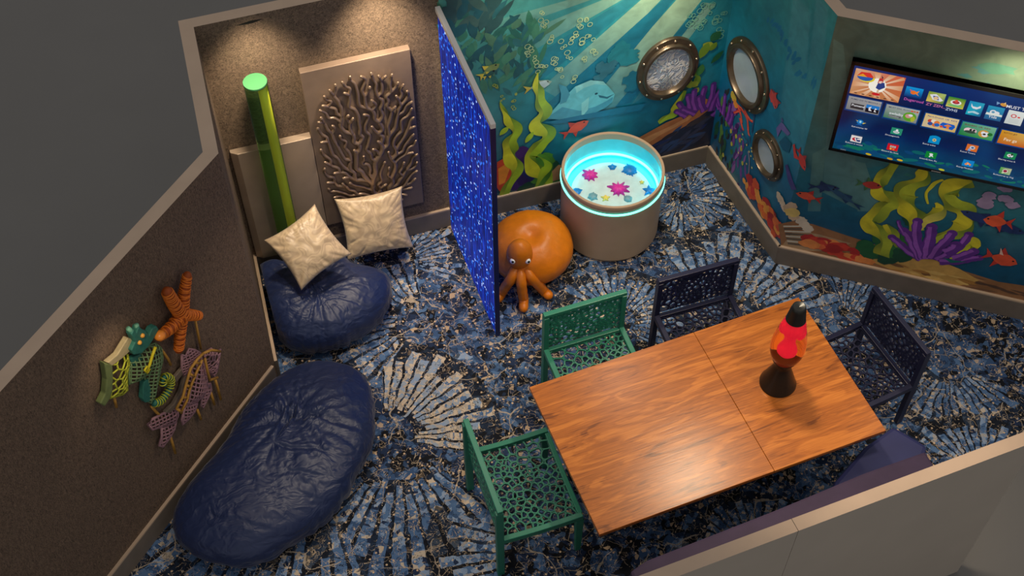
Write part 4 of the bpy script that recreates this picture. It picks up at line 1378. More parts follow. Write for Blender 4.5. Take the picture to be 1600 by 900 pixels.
# branching relief by space colonisation
def coral():
    rg = random.Random(21)
    root = (.955, .50)
    pts = [root]
    tries = 0
    while tries < 30000:
        tries += 1
        x = rg.uniform(x0 + .04, x1 - .02); z = rg.uniform(.47, 1.82)
        u = (x - .935) / .345; v = (z - 1.13) / .68
        if abs(u) ** 2.8 + abs(v) ** 2.8 > 1: continue
        if min((x - q[0]) ** 2 + (z - q[1]) ** 2 for q in pts) > .041 ** 2: pts.append((x, z))
    # every point hangs on a nearer-to-root neighbour that lies in line with its own growth
    order = sorted(range(len(pts)), key=lambda k: (pts[k][0] - root[0]) ** 2 + (pts[k][1] - root[1]) ** 2)
    nodes = []; par = []; idx = {}; kidn = []
    for k in order:
        p = pts[k]
        if not nodes:
            nodes.append(p); par.append(-1); kidn.append(0); continue
        rp = sqrt((p[0] - root[0]) ** 2 + (p[1] - root[1]) ** 2)
        best = None
        for q in range(len(nodes)):
            n_ = nodes[q]
            d = sqrt((p[0] - n_[0]) ** 2 + (p[1] - n_[1]) ** 2)
            if d > .12: continue
            ox, oz = (p[0] - root[0]) / rp, (p[1] - root[1]) / rp
            al = ((p[0] - n_[0]) * ox + (p[1] - n_[1]) * oz) / d
            cost = d * (1.9 - al) + .008 * max(0, kidn[q] - 1)
            if par[q] >= 0:
                g_ = nodes[par[q]]
                dl = sqrt((n_[0] - g_[0]) ** 2 + (n_[1] - g_[1]) ** 2) + 1e-9
                cost += .012 * (1 - ((p[0] - n_[0]) * (n_[0] - g_[0]) + (p[1] - n_[1]) * (n_[1] - g_[1])) / d / dl)
            if best is None or cost < best[0]: best = (cost, q)
        if best is None: continue
        nodes.append(p); par.append(best[1]); kidn[best[1]] += 1; kidn.append(0)
    return nodes, par
nodes, par = coral()
kids = {}
for i, p in enumerate(par):
    if p >= 0: kids.setdefault(p, []).append(i)
wgt = [1] * len(nodes)
for i in range(len(nodes) - 1, 0, -1): wgt[par[i]] += wgt[i]
mb = MB()
def rad_(i): return min(.0098 + .0012 * sqrt(wgt[i]), .02)
done = set()
def npos(i, lift=None):
    tipf = .030 if i not in kids else .016
    return (nodes[i][0] - .925, -PD - tipf, nodes[i][1] - .37)
starts = [(0, k) for k in kids.get(0, [])]
while starts:
    a, b_ = starts.pop()
    chain = [a, b_]
    while chain[-1] in kids:
        ks = sorted(kids[chain[-1]], key=lambda k: -wgt[k])
        for k in ks[1:]: starts.append((chain[-1], k))
        chain.append(ks[0])
    pc4 = catmull([npos(i) + (rad_(i),) for i in chain], 4)
    mb.tube([q[:3] for q in pc4], [q[3] for q in pc4], 8)
    e = npos(chain[-1]); mb.sphere(e, .0104, 8, 6)
mb.build('coral_relief', m_coral, panel, smooth=True)

panel2 = thing('pewter_panel', 'plain pale pewter panel standing behind the green bubble tube', 'wall panel', (.28, YB, 0))
mb = MB()
x0, x1, z1 = .004, .553, 1.315
V = [(x0 - .28, -.002, .20), (x0 - .28, -.03, .20), (x0 + .045 - .28, -.062, .20), (x1 - .28, -.062, .20), (x1 - .28, -.002, .20)]
n5 = len(V); V2 = [(a[0], a[1], z1) for a in V]
mb.add(V + V2, [tuple(range(5)), tuple(range(9, 4, -1))] + [(i, 5 + i, 5 + (i + 1) % 5, (i + 1) % 5) for i in range(5)])
o = mb.build('panel_board', m_panel2, panel2, bevel=.003)

# ------------------------------------------------------------------ bubble tube
m_tube = mat('green_acrylic', (.30, .62, .24, 1), .05, trans=.94, ior=1.08)
m_tcap = mat('pale_green_cap', C(66, 128, 82), .45)
m_core = mat('yellow_core', (.85, .62, .06, 1), .3, emit=(.8, .5, .02, 1), emit_s=.12)
tube = thing('bubble_tube', 'tall glowing green bubble tube in the alcove corner', 'bubble tube', (.262, 6.225, 0))
mb = MB(); mb.lathe([(.076, .14), (.076, 1.99)], 48, capb=True, capt=True); mb.build('tube', m_tube, tube, autosm=40)
mb = MB(); mb.lathe([(.0765, 1.99), (.0775, 1.995), (.076, 2.004)], 48, capb=True); mb.build('cap', m_tcap, tube, autosm=40)
mb = MB(); mb.lathe([(.082, 0), (.082, .12), (.078, .14)], 48); mb.build('base', m_tcap, tube, autosm=40)
mb = MB(); mb.tube([(.034, -.016, .2), (.034, -.016, 1.5), (.034, -.016, 1.97)], .030, 16); mb.build('light_strip', m_core, tube, smooth=True)

# ------------------------------------------------------------------ fibre optic curtain
def fibre_mat():
    m = bpy.data.materials.new('blue_fibre_light'); m.use_nodes = True
    nt = m.node_tree; N = nt.nodes; Lk = nt.links; b = N['Principled BSDF']
    tc = N.new('ShaderNodeTexCoord')
    mp = N.new('ShaderNodeMapping'); mp.inputs['Scale'].default_value = (60, 60, 2.2); Lk.new(tc.outputs['Object'], mp.inputs['Vector'])
    n = N.new('ShaderNodeTexNoise'); n.inputs['Scale'].default_value = 1.6; n.inputs['Detail'].default_value = 4; Lk.new(mp.outputs[0], n.inputs['Vector'])
    r = N.new('ShaderNodeValToRGB'); cr = r.color_ramp
    cr.elements[0].position = .36; cr.elements[0].color = (.0, .001, .018, 1)
    cr.elements[1].position = .74; cr.elements[1].color = (.004, .08, .80, 1)
    e = cr.elements.new(.52); e.color = (.001, .008, .20, 1)
    Lk.new(n.outputs['Fac'], r.inputs[0])
    v = N.new('ShaderNodeTexVoronoi'); v.inputs['Scale'].default_value = 27; Lk.new(tc.outputs['Object'], v.inputs['Vector'])
    sp = N.new('ShaderNodeSeparateColor'); Lk.new(v.outputs['Color'], sp.inputs[0])
    lt = N.new('ShaderNodeMath'); lt.operation = 'LESS_THAN'; lt.inputs[1].default_value = .30; Lk.new(v.outputs['Distance'], lt.inputs[0])
    gt = N.new('ShaderNodeMath'); gt.operation = 'GREATER_THAN'; gt.inputs[1].default_value = .46; Lk.new(sp.outputs[0], gt.inputs[0])
    mu = N.new('ShaderNodeMath'); mu.operation = 'MULTIPLY'; Lk.new(lt.outputs[0], mu.inputs[0]); Lk.new(gt.outputs[0], mu.inputs[1])
    r2 = N.new('ShaderNodeValToRGB'); c2 = r2.color_ramp; c2.interpolation = 'CONSTANT'
    c2.elements[0].position = 0; c2.elements[0].color = (.03, .25, 1.0, 1)
    c2.elements[1].position = .40; c2.elements[1].color = (.62, .88, 1.4, 1)
    e = c2.elements.new(.92); e.color = (.9, .45, .3, 1)
    Lk.new(sp.outputs[1], r2.inputs[0])
    mx = N.new('ShaderNodeMix'); mx.data_type = 'RGBA'; Lk.new(mu.outputs[0], mx.inputs[0]); Lk.new(r.outputs[0], mx.inputs[6]); Lk.new(r2.outputs[0], mx.inputs[7])
    Lk.new(mx.outputs[2], b.inputs['Emission Color'])
    b.inputs['Emission Strength'].default_value = 1.05
    b.inputs['Base Color'].default_value = (.01, .02, .12, 1); b.inputs['Roughness'].default_value = .3
    return m
CA = Vector((1.526, 5.250)); CBk = Vector((1.497, 6.345))
cur = thing('light_curtain', 'glittering blue fibre optic curtain hanging from a white rail as a divider', 'light curtain', (CA.x, CA.y, 0))
cdv = (CBk - CA); CLn = cdv.length; cdv = cdv / CLn
crz = atan2(cdv.y, cdv.x)
cur.rotation_euler = (0, 0, crz)
mb = MB(); mb.box((CLn / 2, 0, 2.160), (CLn + .02, .034, .04)); mb.build('rail', mat('white_rail', C(222, 216, 210), .45), cur, bevel=.004)
mb = MB(); mb.box((-.002, 0, 1.075), (.010, .034, 2.13)); mb.build('end_post', mat('navy_post', C(16, 26, 80), .4), cur)
mb = MB()
rg = random.Random(9)
ns = 150
for row in (0, 1):
    for k in range(ns):
        x = .012 + (CLn - .03) * (k + .5 * row) / ns
        ph = rg.uniform(0, 6.28); am = rg.uniform(.0005, .002)
        pts = [(x + am * sin(ph + z * 5), (-.007 if row else .007) + am * cos(ph + z * 4), z) for z in [.004 + 2.136 * q / 14 for q in range(15)]]
        mb.tube(pts, rg.uniform(.0034, .0042), 5, cap=False)
o = mb.build('strand_curtain', fibre_mat(), cur, smooth=True)
o['kind'] = 'stuff'

# ------------------------------------------------------------------ touch tank
m_drum = mat('beige_drum', C(188, 162, 134), .42, noise_amt=.06, noise_scale=5)
m_rim = mat('tan_rim', C(176, 146, 118), .4)
m_led = mat('cyan_led', (.2, .95, 1, 1), .3, emit=(.10, .92, 1.0, 1), emit_s=4.6)
m_led2 = mat('green_led', (.3, 1, .8, 1), .3, emit=(.15, 1.0, .72, 1), emit_s=3.0)
m_lin = mat('aqua_liner', C(90, 214, 226), .18, noise_amt=.15, noise_scale=7)
m_tsand = mat('white_sand', C(196, 214, 212), .7, noise_amt=.12, noise_scale=14)
TC = (2.650, 5.984)
tank = thing('touch_tank', 'round beige tank with a glowing cyan rim beside the octopus pouf', 'tank', (TC[0], TC[1], 0))
R = .381
mb = MB(); mb.lathe([(R - .022, 0), (R - .016, .02), (R - .006, .03), (R - .004, .54), (R - .012, .545), (R - .012, .56)], 72, capt=False); mb.build('drum', m_drum, tank, autosm=40)
mb = MB()
prof = [(R - .004, .575), (R, .58), (R, .634), (R - .004, .640), (R - .02, .640), (R - .024, .636), (R - .024, .58)]
mb.lathe(prof, 72, capb=False, capt=False); mb.build('rim', m_rim, tank, autosm=40)
mb = MB(); mb.lathe([(R - .024, .58), (R - .024, .40), (R - .03, .385)], 72, capb=False, capt=False)
mb.build('liner', m_lin, tank, autosm=40)
mb = MB(); mb.tube([((R - .001) * cos(t), (R - .001) * sin(t), .560) for t in [2 * pi * k / 72 for k in range(72)]], .0075, 8, closed=True); mb.build('outer_led_ring', m_led2, tank, smooth=True)
mb = MB(); mb.tube([((R - .034) * cos(t), (R - .034) * sin(t), .43) for t in [2 * pi * k / 72 for k in range(72)]], .0095, 8, closed=True); mb.build('inner_led_ring', m_led, tank, smooth=True)
mb = MB()
mb.lathe([(R - .03, .385), (.001, .3852)], 64, capb=False); mb.build('tank_floor', m_lin, tank)
mb = MB()
pf = [(.300, .386), (.285, .394), (.26, .400), (.22, .408), (.14, .417), (.06, .42), (.001, .421)]
mb.lathe(pf, 64, capb=False); mb.build('sand_bed', m_tsand, tank, smooth=True)
def bedz(x, y):
    r = sqrt(x * x + y * y)
    for (r0, z0), (r1, z1) in zip(pf, pf[1:]):
        if r1 <= r <= r0: return z0 + (z1 - z0) * (r0 - r) / (r0 - r1)
    return .386
def star_toy(name, label, cat, px, r, spikes, depth, hh, m_, seed, group=None):
    rg = random.Random(seed)
    p = at_pz(px[0], px[1], .41)
    x, y = p.x - TC[0], p.y - TC[1]
    d = sqrt(x * x + y * y)
    lim = R - .05 - r * .8
    if d > lim: x *= lim / d; y *= lim / d
    n = spikes * 4
    prof = []
    for k in range(n):
        a = 2 * pi * k / n
        f = 1 if k % 4 == 0 else (depth if k % 4 == 2 else (1 + depth) / 2 * .82)
        prof.append((a, r * f * (rg.uniform(.75, 1.1) if k % 4 == 0 else rg.uniform(.92, 1.05))))
    V = []
    for lev, (s_, z_) in enumerate(((1, 0), (1, hh * .35), (.72, hh * .8), (.35, hh))):
        for a, rr in prof: V.append((rr * s_ * cos(a), rr * s_ * sin(a), z_))
    V.append((0, 0, hh * 1.05))
    F = [tuple(range(n))[::-1]]
    for l in range(3):
        for k in range(n): F.append((l * n + k, l * n + (k + 1) % n, (l + 1) * n + (k + 1) % n, (l + 1) * n + k))
    for k in range(n): F.append((3 * n + k, 3 * n + (k + 1) % n, 4 * n))
    mb = MB(); mb.add(V, F)
    o = mb.build(name, m_, None, autosm=50)
    o.location = (TC[0] + x, TC[1] + y, max(bedz(x, y), bedz(x * .9, y * .9)) + .001)
    return tag(o, label, cat, group)
m_mag = mat('magenta_rubber', C(214, 40, 150), .45, noise_amt=.15, noise_scale=40)
m_tb = mat('blue_rubber', C(20, 120, 190), .45, noise_amt=.2, noise_scale=40)
m_ty = mat('yellow_rubber', C(232, 200, 90), .5, noise_amt=.1, noise_scale=40)
m_tg = mat('grey_rubber', C(110, 150, 160), .5, noise_amt=.1, noise_scale=40)
star_toy('sea_urchin', 'magenta spiky sea urchin toy at the back left of the tank bed', 'sea creature toy', (922, 275), .075, 9, .55, .035, m_mag, 1, 'creatures in the tank')
star_toy('sea_urchin', 'magenta spiky sea urchin toy in the middle front of the tank bed', 'sea creature toy', (966, 298), .082, 10, .55, .035, m_mag, 2, 'creatures in the tank')
star_toy('starfish', 'blue starfish toy at the right edge of the tank bed', 'sea creature toy', (1014, 297), .062, 5, .42, .018, m_tb, 3, 'creatures in the tank')
star_toy('sea_anemone', 'round blue anemone toy at the back right of the tank bed', 'sea creature toy', (984, 266), .066, 8, .8, .03, m_tb, 4, 'creatures in the tank')
star_toy('sea_shell', 'small blue shell toy at the back of the bed, between the urchin and the anemone', 'sea creature toy', (957, 262), .035, 5, .7, .02, m_tb, 5, 'creatures in the tank')
star_toy('sea_shell', 'blue shell toy at the left front edge of the tank bed', 'sea creature toy', (901, 299), .045, 4, .75, .02, m_tb, 6, 'creatures in the tank')
star_toy('sea_shell', 'pale grey blue shell toy in front of the left magenta urchin', 'sea creature toy', (926, 308), .045, 6, .75, .02, m_tg, 7, 'creatures in the tank')
star_toy('sea_shell', 'grey shell toy just right of the front magenta urchin', 'sea creature toy', (981, 312), .04, 6, .8, .02, m_tg, 8, 'creatures in the tank')
star_toy('starfish', 'yellow starfish toy left of the front magenta urchin', 'sea creature toy', (946, 311), .04, 5, .45, .016, m_ty, 9, 'creatures in the tank')
star_toy('starfish', 'small yellow starfish toy right of the centre of the tank bed', 'sea creature toy', (1003, 285), .022, 5, .5, .014, m_ty, 10, 'creatures in the tank')

# ------------------------------------------------------------------ octopus pouf
m_oct = mat('orange_leather', C(214, 118, 16), .38, noise_amt=.10, noise_scale=18, bump=.55, bump_scale=13)
octo = thing('octopus_pouf', 'orange leather octopus pouf with googly eyes beside the tank', 'pouf', (1.945, 5.76, 0))
def pouf_fn(p):
    z = p.z
    if z < .02: p.z = .003 + max(0, z) * .2
    a = atan2(p.y, p.x); d = sqrt(p.x ** 2 + p.y ** 2)
    seam = max(0, 1 - abs(((a / (2 * pi) * 6 + .3) % 1) - .5) / .03)
    q = noise.noise(Vector((cos(a) * 4, sin(a) * 4, d * 5)))
    k = 1 - .022 * seam - .008 * (1 - min(1, abs(q) * 3)) ** 2 + .03 * noise.noise(p * 5)
    zt = p.z * (1 - .12 * math.exp(-(d / .08) ** 2))
    return Vector((p.x * k, p.y * k, zt * (1 if zt < .1 else 1 + .03 * noise.noise(p * 7))))
mb = MB(); mb.sphere((.015, .03, .215), (.312, .312, .230), 96, 48, lambda p: pouf_fn(p)); mb.build('body_cushion', m_oct, octo, smooth=True)
HZ = .375
hp = at_pz(812, 399, HZ)
hx, hy = hp.x - 1.945, hp.y - 5.76
HR = Vector((.096, .092, .150))
def head_fn(p):
    t = (p.z - HZ) / HR.z
    k = 1 + .08 * t - .22 * math.exp(-((t + .75) / .3) ** 2)
    return Vector((hx + (p.x - hx) * k, hy + (p.y - hy) * k, p.z + .004 * noise.noise(p * 14)))
mb = MB(); mb.sphere((hx, hy, HZ), tuple(HR), 36, 24, head_fn); mb.build('head', m_oct, octo, smooth=True)
m_eye = mat('white_plastic_eye', C(236, 236, 232), .25); m_pup = mat('black_pupil', C(14, 14, 16), .2)
c0 = Vector((hx, hy, HZ))
OO = Vector((1.945, 5.76, 0))
for (px, py) in ((801, 408), (825, 408)):
    d_ = (FW * FPX + RT * (px - 800) - UP * (py - 450)).normalized()
    o_ = Vector((0, 0, CAM_H)) - OO - c0
    oo = Vector([o_[q] / HR[q] for q in range(3)]); dd = Vector([d_[q] / HR[q] for q in range(3)])
    A_, B_, C_ = dd.dot(dd), 2 * oo.dot(dd), oo.dot(oo) - 1
    t_ = (-B_ - sqrt(max(B_ * B_ - 4 * A_ * C_, 0))) / (2 * A_)
    e = c0 + (o_ + d_ * t_) * .97
    mb = MB(); mb.sphere(e, .022, 16, 10); ey = mb.build('eye', m_eye, octo, smooth=True)
    look = (e - c0).normalized() * .5 + Vector((-.05, -.75, .45)); look.normalize()
    mb = MB(); mb.sphere(e + look * .0135, .0115, 14, 8); mb.build('pupil', m_pup, ey, smooth=True)
def tentacle(pts, r):
    mb = MB()
    P_ = catmull(pts, 8); n = len(P_)
    rr = []
    for i in range(n):
        t = i / (n - 1); q = r * (1 - .12 * t) * (1 + .03 * sin(i * 1.3))
        rr.append(q)
    # rounded end
    end = Vector(P_[-1]); dirv = (end - Vector(P_[-2])).normalized()
    for k in range(1, 6):
        a = pi / 2 * k / 5
        P_.append(tuple(end + dirv * (rr[n - 1] * sin(a)))); rr.append(max(rr[n - 1] * cos(a), .001))
    mb.tube(P_, rr, 20); mb.build('tentacle', m_oct, octo, smooth=True)
O2 = Vector((1.945, 5.76, 0))
def tpt(px, py, z): return tuple(at_pz(px, py, z) - O2)
rt_ = .040
tentacle([(hx, hy, .29), tpt(814, 436, .25), tpt(816, 455, .15), tpt(818, 468, rt_ + .02), tpt(818, 481, rt_)], rt_)
tentacle([(hx + .02, hy, .29), tpt(829, 432, .25), tpt(842, 446, .13), tpt(850, 455, rt_ + .01), tpt(857, 461, rt_)], rt_)
tentacle([(hx - .02, hy, .29), tpt(800, 433, .25), tpt(790, 448, .13), tpt(783, 459, rt_ + .01), tpt(779, 466, rt_)], rt_)

# ------------------------------------------------------------------ portholes
m_brz = mat('aged_bronze', C(112, 96, 78), .32, metal=.75, noise_amt=.25, noise_scale=14)
m_bolt = mat('polished_bolt', C(206, 180, 150), .25, metal=.9)
def mirror_mat():
    m = bpy.data.materials.new('hammered_mirror'); m.use_nodes = True
    nt = m.node_tree; N = nt.nodes; Lk = nt.links; b = N['Principled BSDF']
    tc = N.new('ShaderNodeTexCoord')
    n = N.new('ShaderNodeTexNoise'); n.inputs['Scale'].default_value = 9; n.inputs['Detail'].default_value = 2; n.inputs['Distortion'].default_value = 1.5
    Lk.new(tc.outputs['Object'], n.inputs['Vector'])
    ml = N.new('ShaderNodeMath'); ml.operation = 'MULTIPLY'; ml.inputs[1].default_value = 30; Lk.new(n.outputs['Fac'], ml.inputs[0])
    sn = N.new('ShaderNodeMath'); sn.operation = 'SINE'; Lk.new(ml.outputs[0], sn.inputs[0])
    r = N.new('ShaderNodeValToRGB'); r.color_ramp.elements[0].position = .2; r.color_ramp.elements[0].color = C(170, 174, 190)
    r.color_ramp.elements[1].position = .9; r.color_ramp.elements[1].color = C(226, 218, 214)
    mr = N.new('ShaderNodeMapRange'); mr.inputs['From Min'].default_value = -1; Lk.new(sn.outputs[0], mr.inputs['Value'])
    Lk.new(mr.outputs[0], r.inputs[0]); Lk.new(r.outputs[0], b.inputs['Base Color'])
    b.inputs['Metallic'].default_value = .1; b.inputs['Roughness'].default_value = .25
    bp = N.new('ShaderNodeBump'); bp.inputs['Strength'].default_value = .6; bp.inputs['Distance'].default_value = .01
    Lk.new(mr.outputs[0], bp.inputs['Height']); Lk.new(bp.outputs[0], b.inputs['Normal'])
    return m
m_mir = mirror_mat()
m_mir2 = mat('porthole_mirror', C(186, 196, 202), .14, metal=.2, noise_amt=.15, noise_scale=5)
def porthole(label, pl, c, Rr, glass, ex=1.0):
    base = pl.pt(c[0], c[1], .001)
    t = thing('porthole', label, 'porthole', base)
    def P3(r, a, d): return pl.e * (r * ex * cos(a)) + Vector((0, 0, r * sin(a))) + pl.n * d
    def lathe(prof, name, m_, parent, cap=False):
        mb = MB(); n = 64; V = []
        for (r, d) in prof:
            for k in range(n): V.append(P3(r, 2 * pi * k / n, d))
        F = []
        for i in range(len(prof) - 1):
            for k in range(n): F.append((i * n + k, i * n + (k + 1) % n, (i + 1) * n + (k + 1) % n, (i + 1) * n + k))
        if cap: F.append(tuple((len(prof) - 1) * n + k for k in range(n)))
        mb.add(V, F)
        o = mb.build(name, m_, parent, autosm=35)
        bm = bmesh.new(); bm.from_mesh(o.data); bmesh.ops.recalc_face_normals(bm, faces=bm.faces); bm.to_mesh(o.data); bm.free()
        return o
    lathe([(Rr, 0), (Rr, .016), (Rr * .985, .024), (Rr * .84, .026), (Rr * .83, .044), (Rr * .815, .050), (Rr * .74, .050), (Rr * .72, .042), (Rr * .70, .012)], 'ring', m_brz, t)
    lathe([(Rr * .71, .010), (Rr * .70, .012), (.001, .012)], 'pane', glass, t, True)
    for k in range(10):
        a = 2 * pi * (k + .3) / 10
        mb = MB(); cc = P3(Rr * .915, a, .026)
        mb.sphere(cc, Rr * .035, 10, 6); mb.build('bolt', m_bolt, t, smooth=True)
    return t
porthole('round bronze porthole on the back mural above the tank', PB, (3.183, 1.135), .30, m_mir, .80)
porthole('large bronze porthole on the narrow wall, right above the smaller one', PC, (.345, 1.235), .285, m_mir2)
porthole('small bronze porthole on the narrow wall, below the large one', PC, (.765, .818), .195, m_mir2)

# ------------------------------------------------------------------ television
TVO = .055
m_bez = mat('black_gloss_bezel', C(26, 24, 24), .22)
PV = Plane(C2, T2, -1, TVO)
tl = PV.at(1328, 95); bl = PV.at(1297, 236)
tz1, tz0 = tl[1], .5 * (bl[1] + PV.at(1600, 298)[1])
ts0 = .5 * (tl[0] + bl[0]) ; tW = (tz1 - tz0) * 16 / 9
base = PT.pt(ts0 + tW / 2, tz0, 0)
tv = thing('television', 'wide flat television showing a children\'s menu, on the right wall', 'television', base)
mb = MB()
def tvbox(mb, s0, s1, z0, z1, d0, d1):
    V = []
    for d in (d0, d1):
        for s, z in ((s0, z0), (s1, z0), (s1, z1), (s0, z1)): V.append(PT.pt(s, z, d) - base)
    mb.add(V, [(0, 1, 2, 3), (7, 6, 5, 4), (0, 4, 5, 1), (1, 5, 6, 2), (2, 6, 7, 3), (3, 7, 4, 0)])
bz = .022
tvbox(mb, ts0, ts0 + tW, tz0, tz1, .012, TVO - .006)
tvbox(mb, ts0, ts0 + bz, tz0, tz1, .012, TVO); tvbox(mb, ts0 + tW - bz, ts0 + tW, tz0, tz1, .012, TVO)
tvbox(mb, ts0, ts0 + tW, tz0, tz0 + bz, .012, TVO); tvbox(mb, ts0, ts0 + tW, tz1 - bz * 1.3, tz1, .012, TVO)
o = mb.build('bezel', m_bez, tv)
bm = bmesh.new(); bm.from_mesh(o.data); bmesh.ops.recalc_face_normals(bm, faces=bm.faces); bm.to_mesh(o.data); bm.free()
mb = MB(); tvbox(mb, ts0 + tW * .3, ts0 + tW * .7, tz0 + .2, tz1 - .2, .0, .012); o = mb.build('wall_bracket', m_bez, tv)
mb = MB(); tvbox(mb, ts0 + tW * .5 - .03, ts0 + tW * .5 + .03, tz0 + .006, tz0 + .014, TVO, TVO + .0008); mb.build('maker_mark', mat('silver_mark', C(190, 190, 190), .3, metal=.6), tv)

sc = Paint(Plane(C2, T2, -1, TVO - .0055), 0.0, .00002)
def scr_col(s, z):
    t = (z - tz0) / (tz1 - tz0)
    c = grad([(0, C(6, 70, 92)), (.12, C(4, 60, 96)), (.3, C(2, 30, 80)), (.55, C(1, 14, 48)), (.8, C(2, 36, 96)), (1, C(3, 44, 110))], t)
    n = noise.noise(Vector((s * 5, z * 5, 2)))
    return mixc(c, C(6, 90, 150), max(0, n) * .4)
sc.base(ts0 + bz, ts0 + tW - bz, tz0 + bz, tz1 - bz * 1.3, scr_col, 40, 24)
SX1 = ts0 + tW - bz - .004
def inv(p): return max(ts0 + bz + .002, min(SX1, p[0])), max(tz0 + bz + .002, min(tz1 - bz * 1.3 - .002, p[1]))
def rect(x, y, w_, h_, cols):
    """tile by its top-left pixel; size in screen metres; axis aligned on the screen"""
    s, z = sc.pl.at(x, y)
    s1 = min(s + w_, SX1)
    if s1 - s < .01: return None
    if not isinstance(cols, list): cols = [cols] * 4
    p = [(s, z), (s1, z), (s1, z - h_), (s, z - h_)]
    sc.raw(p[::-1], cols[::-1]); return (s, z, s1 - s, h_)
def loc(rc_, u, v): return (rc_[0] + rc_[2] * u, rc_[1] - rc_[3] * v)
def sell(rc_, u, v, a, b, col, ang=0): sc.ell(loc(rc_, u, v), a, b, col, ang, 14)
def spoly(rc_, pts, col): sc.raw([loc(rc_, u, v) for u, v in pts], col)
def text(s, z, body, h, col, bold=False):
    cu = bpy.data.curves.new('t', 'FONT'); cu.body = body; cu.size = h
    cu.resolution_u = 2
    if bold: cu.offset = h * .015
    ob = bpy.data.objects.new('t', cu); COL.objects.link(ob)
    bpy.context.view_layer.update()
    dg = bpy.context.evaluated_depsgraph_get()
    me = ob.evaluated_get(dg).to_mesh()
    sc.d += sc.step
    V = [sc.pl.pt(s + v.co.x, z + v.co.y, sc.d) for v in me.vertices]
    keep = [tuple(p.vertices) for p in me.polygons]
    if V and max(s + v.co.x for v in me.vertices) < SX1 + .002:
        sc.mb.add(V, keep, 0, [col] * len(V))
    elif V:
        ok = [tuple(f) for f in keep if all(s + me.vertices[i].co.x < SX1 for i in f)]
        sc.mb.add(V, ok, 0, [col] * len(V))
    ob.evaluated_get(dg).to_mesh_clear()
    bpy.data.objects.remove(ob); bpy.data.curves.remove(cu)
wh = C(225, 225, 230); gy = C(70, 80, 100)
# reef along the foot of the picture
rg = random.Random(4)
for k in range(60):
    s = rg.uniform(ts0 + .06, SX1 - .08); z = tz0 + bz + rg.uniform(.02, .13)
    sc.ell((s, z), rg.uniform(.02, .06), rg.uniform(.008, .018), mixc(scr_col(s, z), rg.choice([C(10, 110, 100), C(20, 130, 80), C(10, 70, 120), C(4, 50, 90)]), .6), rg.uniform(-.3, .3), 10)
for (x, y, c) in ((1357, 241, C(200, 170, 20)), (1390, 249, C(190, 150, 20)), (1406, 250, C(210, 170, 30)), (1470, 268, C(190, 190, 40))):
    s, z = sc.pl.at(x, y); sc.ell((s, max(z, tz0 + bz + .012)), .02, .009, c, -.1, 10)
# feature tile
sW = PV.at(1415, 124)[0] - PV.at(1338, 106)[0]
f_ = rect(1338, 106, sW, .215, [C(214, 170, 140), C(206, 80, 50), C(196, 120, 70), C(196, 140, 90)])
if f_:
    for k in range(12):
        a = 2 * pi * k / 12 + .1
        c = loc(f_, .5, .52)
        pts = [c]
        for da in (-.12, .12):
            q = (c[0] + .19 * cos(a + da), c[1] + .19 * sin(a + da)); pts.append((min(max(q[0], f_[0]), f_[0] + f_[2]), min(max(q[1], f_[1] - f_[3]), f_[1])))
        sc.raw(pts, [C(246, 230, 206), C(214, 148, 98), C(214, 148, 98)])
    sell(f_, .5, .5, .055, .06, C(250, 244, 230)); 
    sell(f_, .25, .30, .052, .034, C(230, 210, 40)); sell(f_, .22, .27, .05, .032, C(30, 90, 170)); spoly(f_, [(.05, .28), (.12, .1), (.3, .08), (.4, .25), (.22, .26)], C(214, 50, 40)); spoly(f_, [(.05, .28), (.16, .16), (.26, .26)], C(230, 160, 40))
    spoly(f_, [(.50, .22), (.56, .18), (.60, .30), (.56, .42), (.49, .40)], C(190, 50, 50)); spoly(f_, [(.50, .40), (.62, .34), (.66, .52), (.56, .66), (.48, .60)], C(30, 60, 130)); spoly(f_, [(.55, .2), (.53, .08), (.58, .18)], C(30, 30, 60))
    spoly(f_, [(.51, .32), (.58, .30), (.56, .40), (.51, .40)], C(236, 206, 190))
    spoly(f_, [(.52, .66), (.56, .64), (.56, .8), (.52, .8)], C(210, 180, 150)); sell(f_, .52, .84, .026, .012, C(200, 30, 40))
    for k in range(6): sell(f_, .12 + .15 * k, .94, .010, .005, C(110, 70, 50))
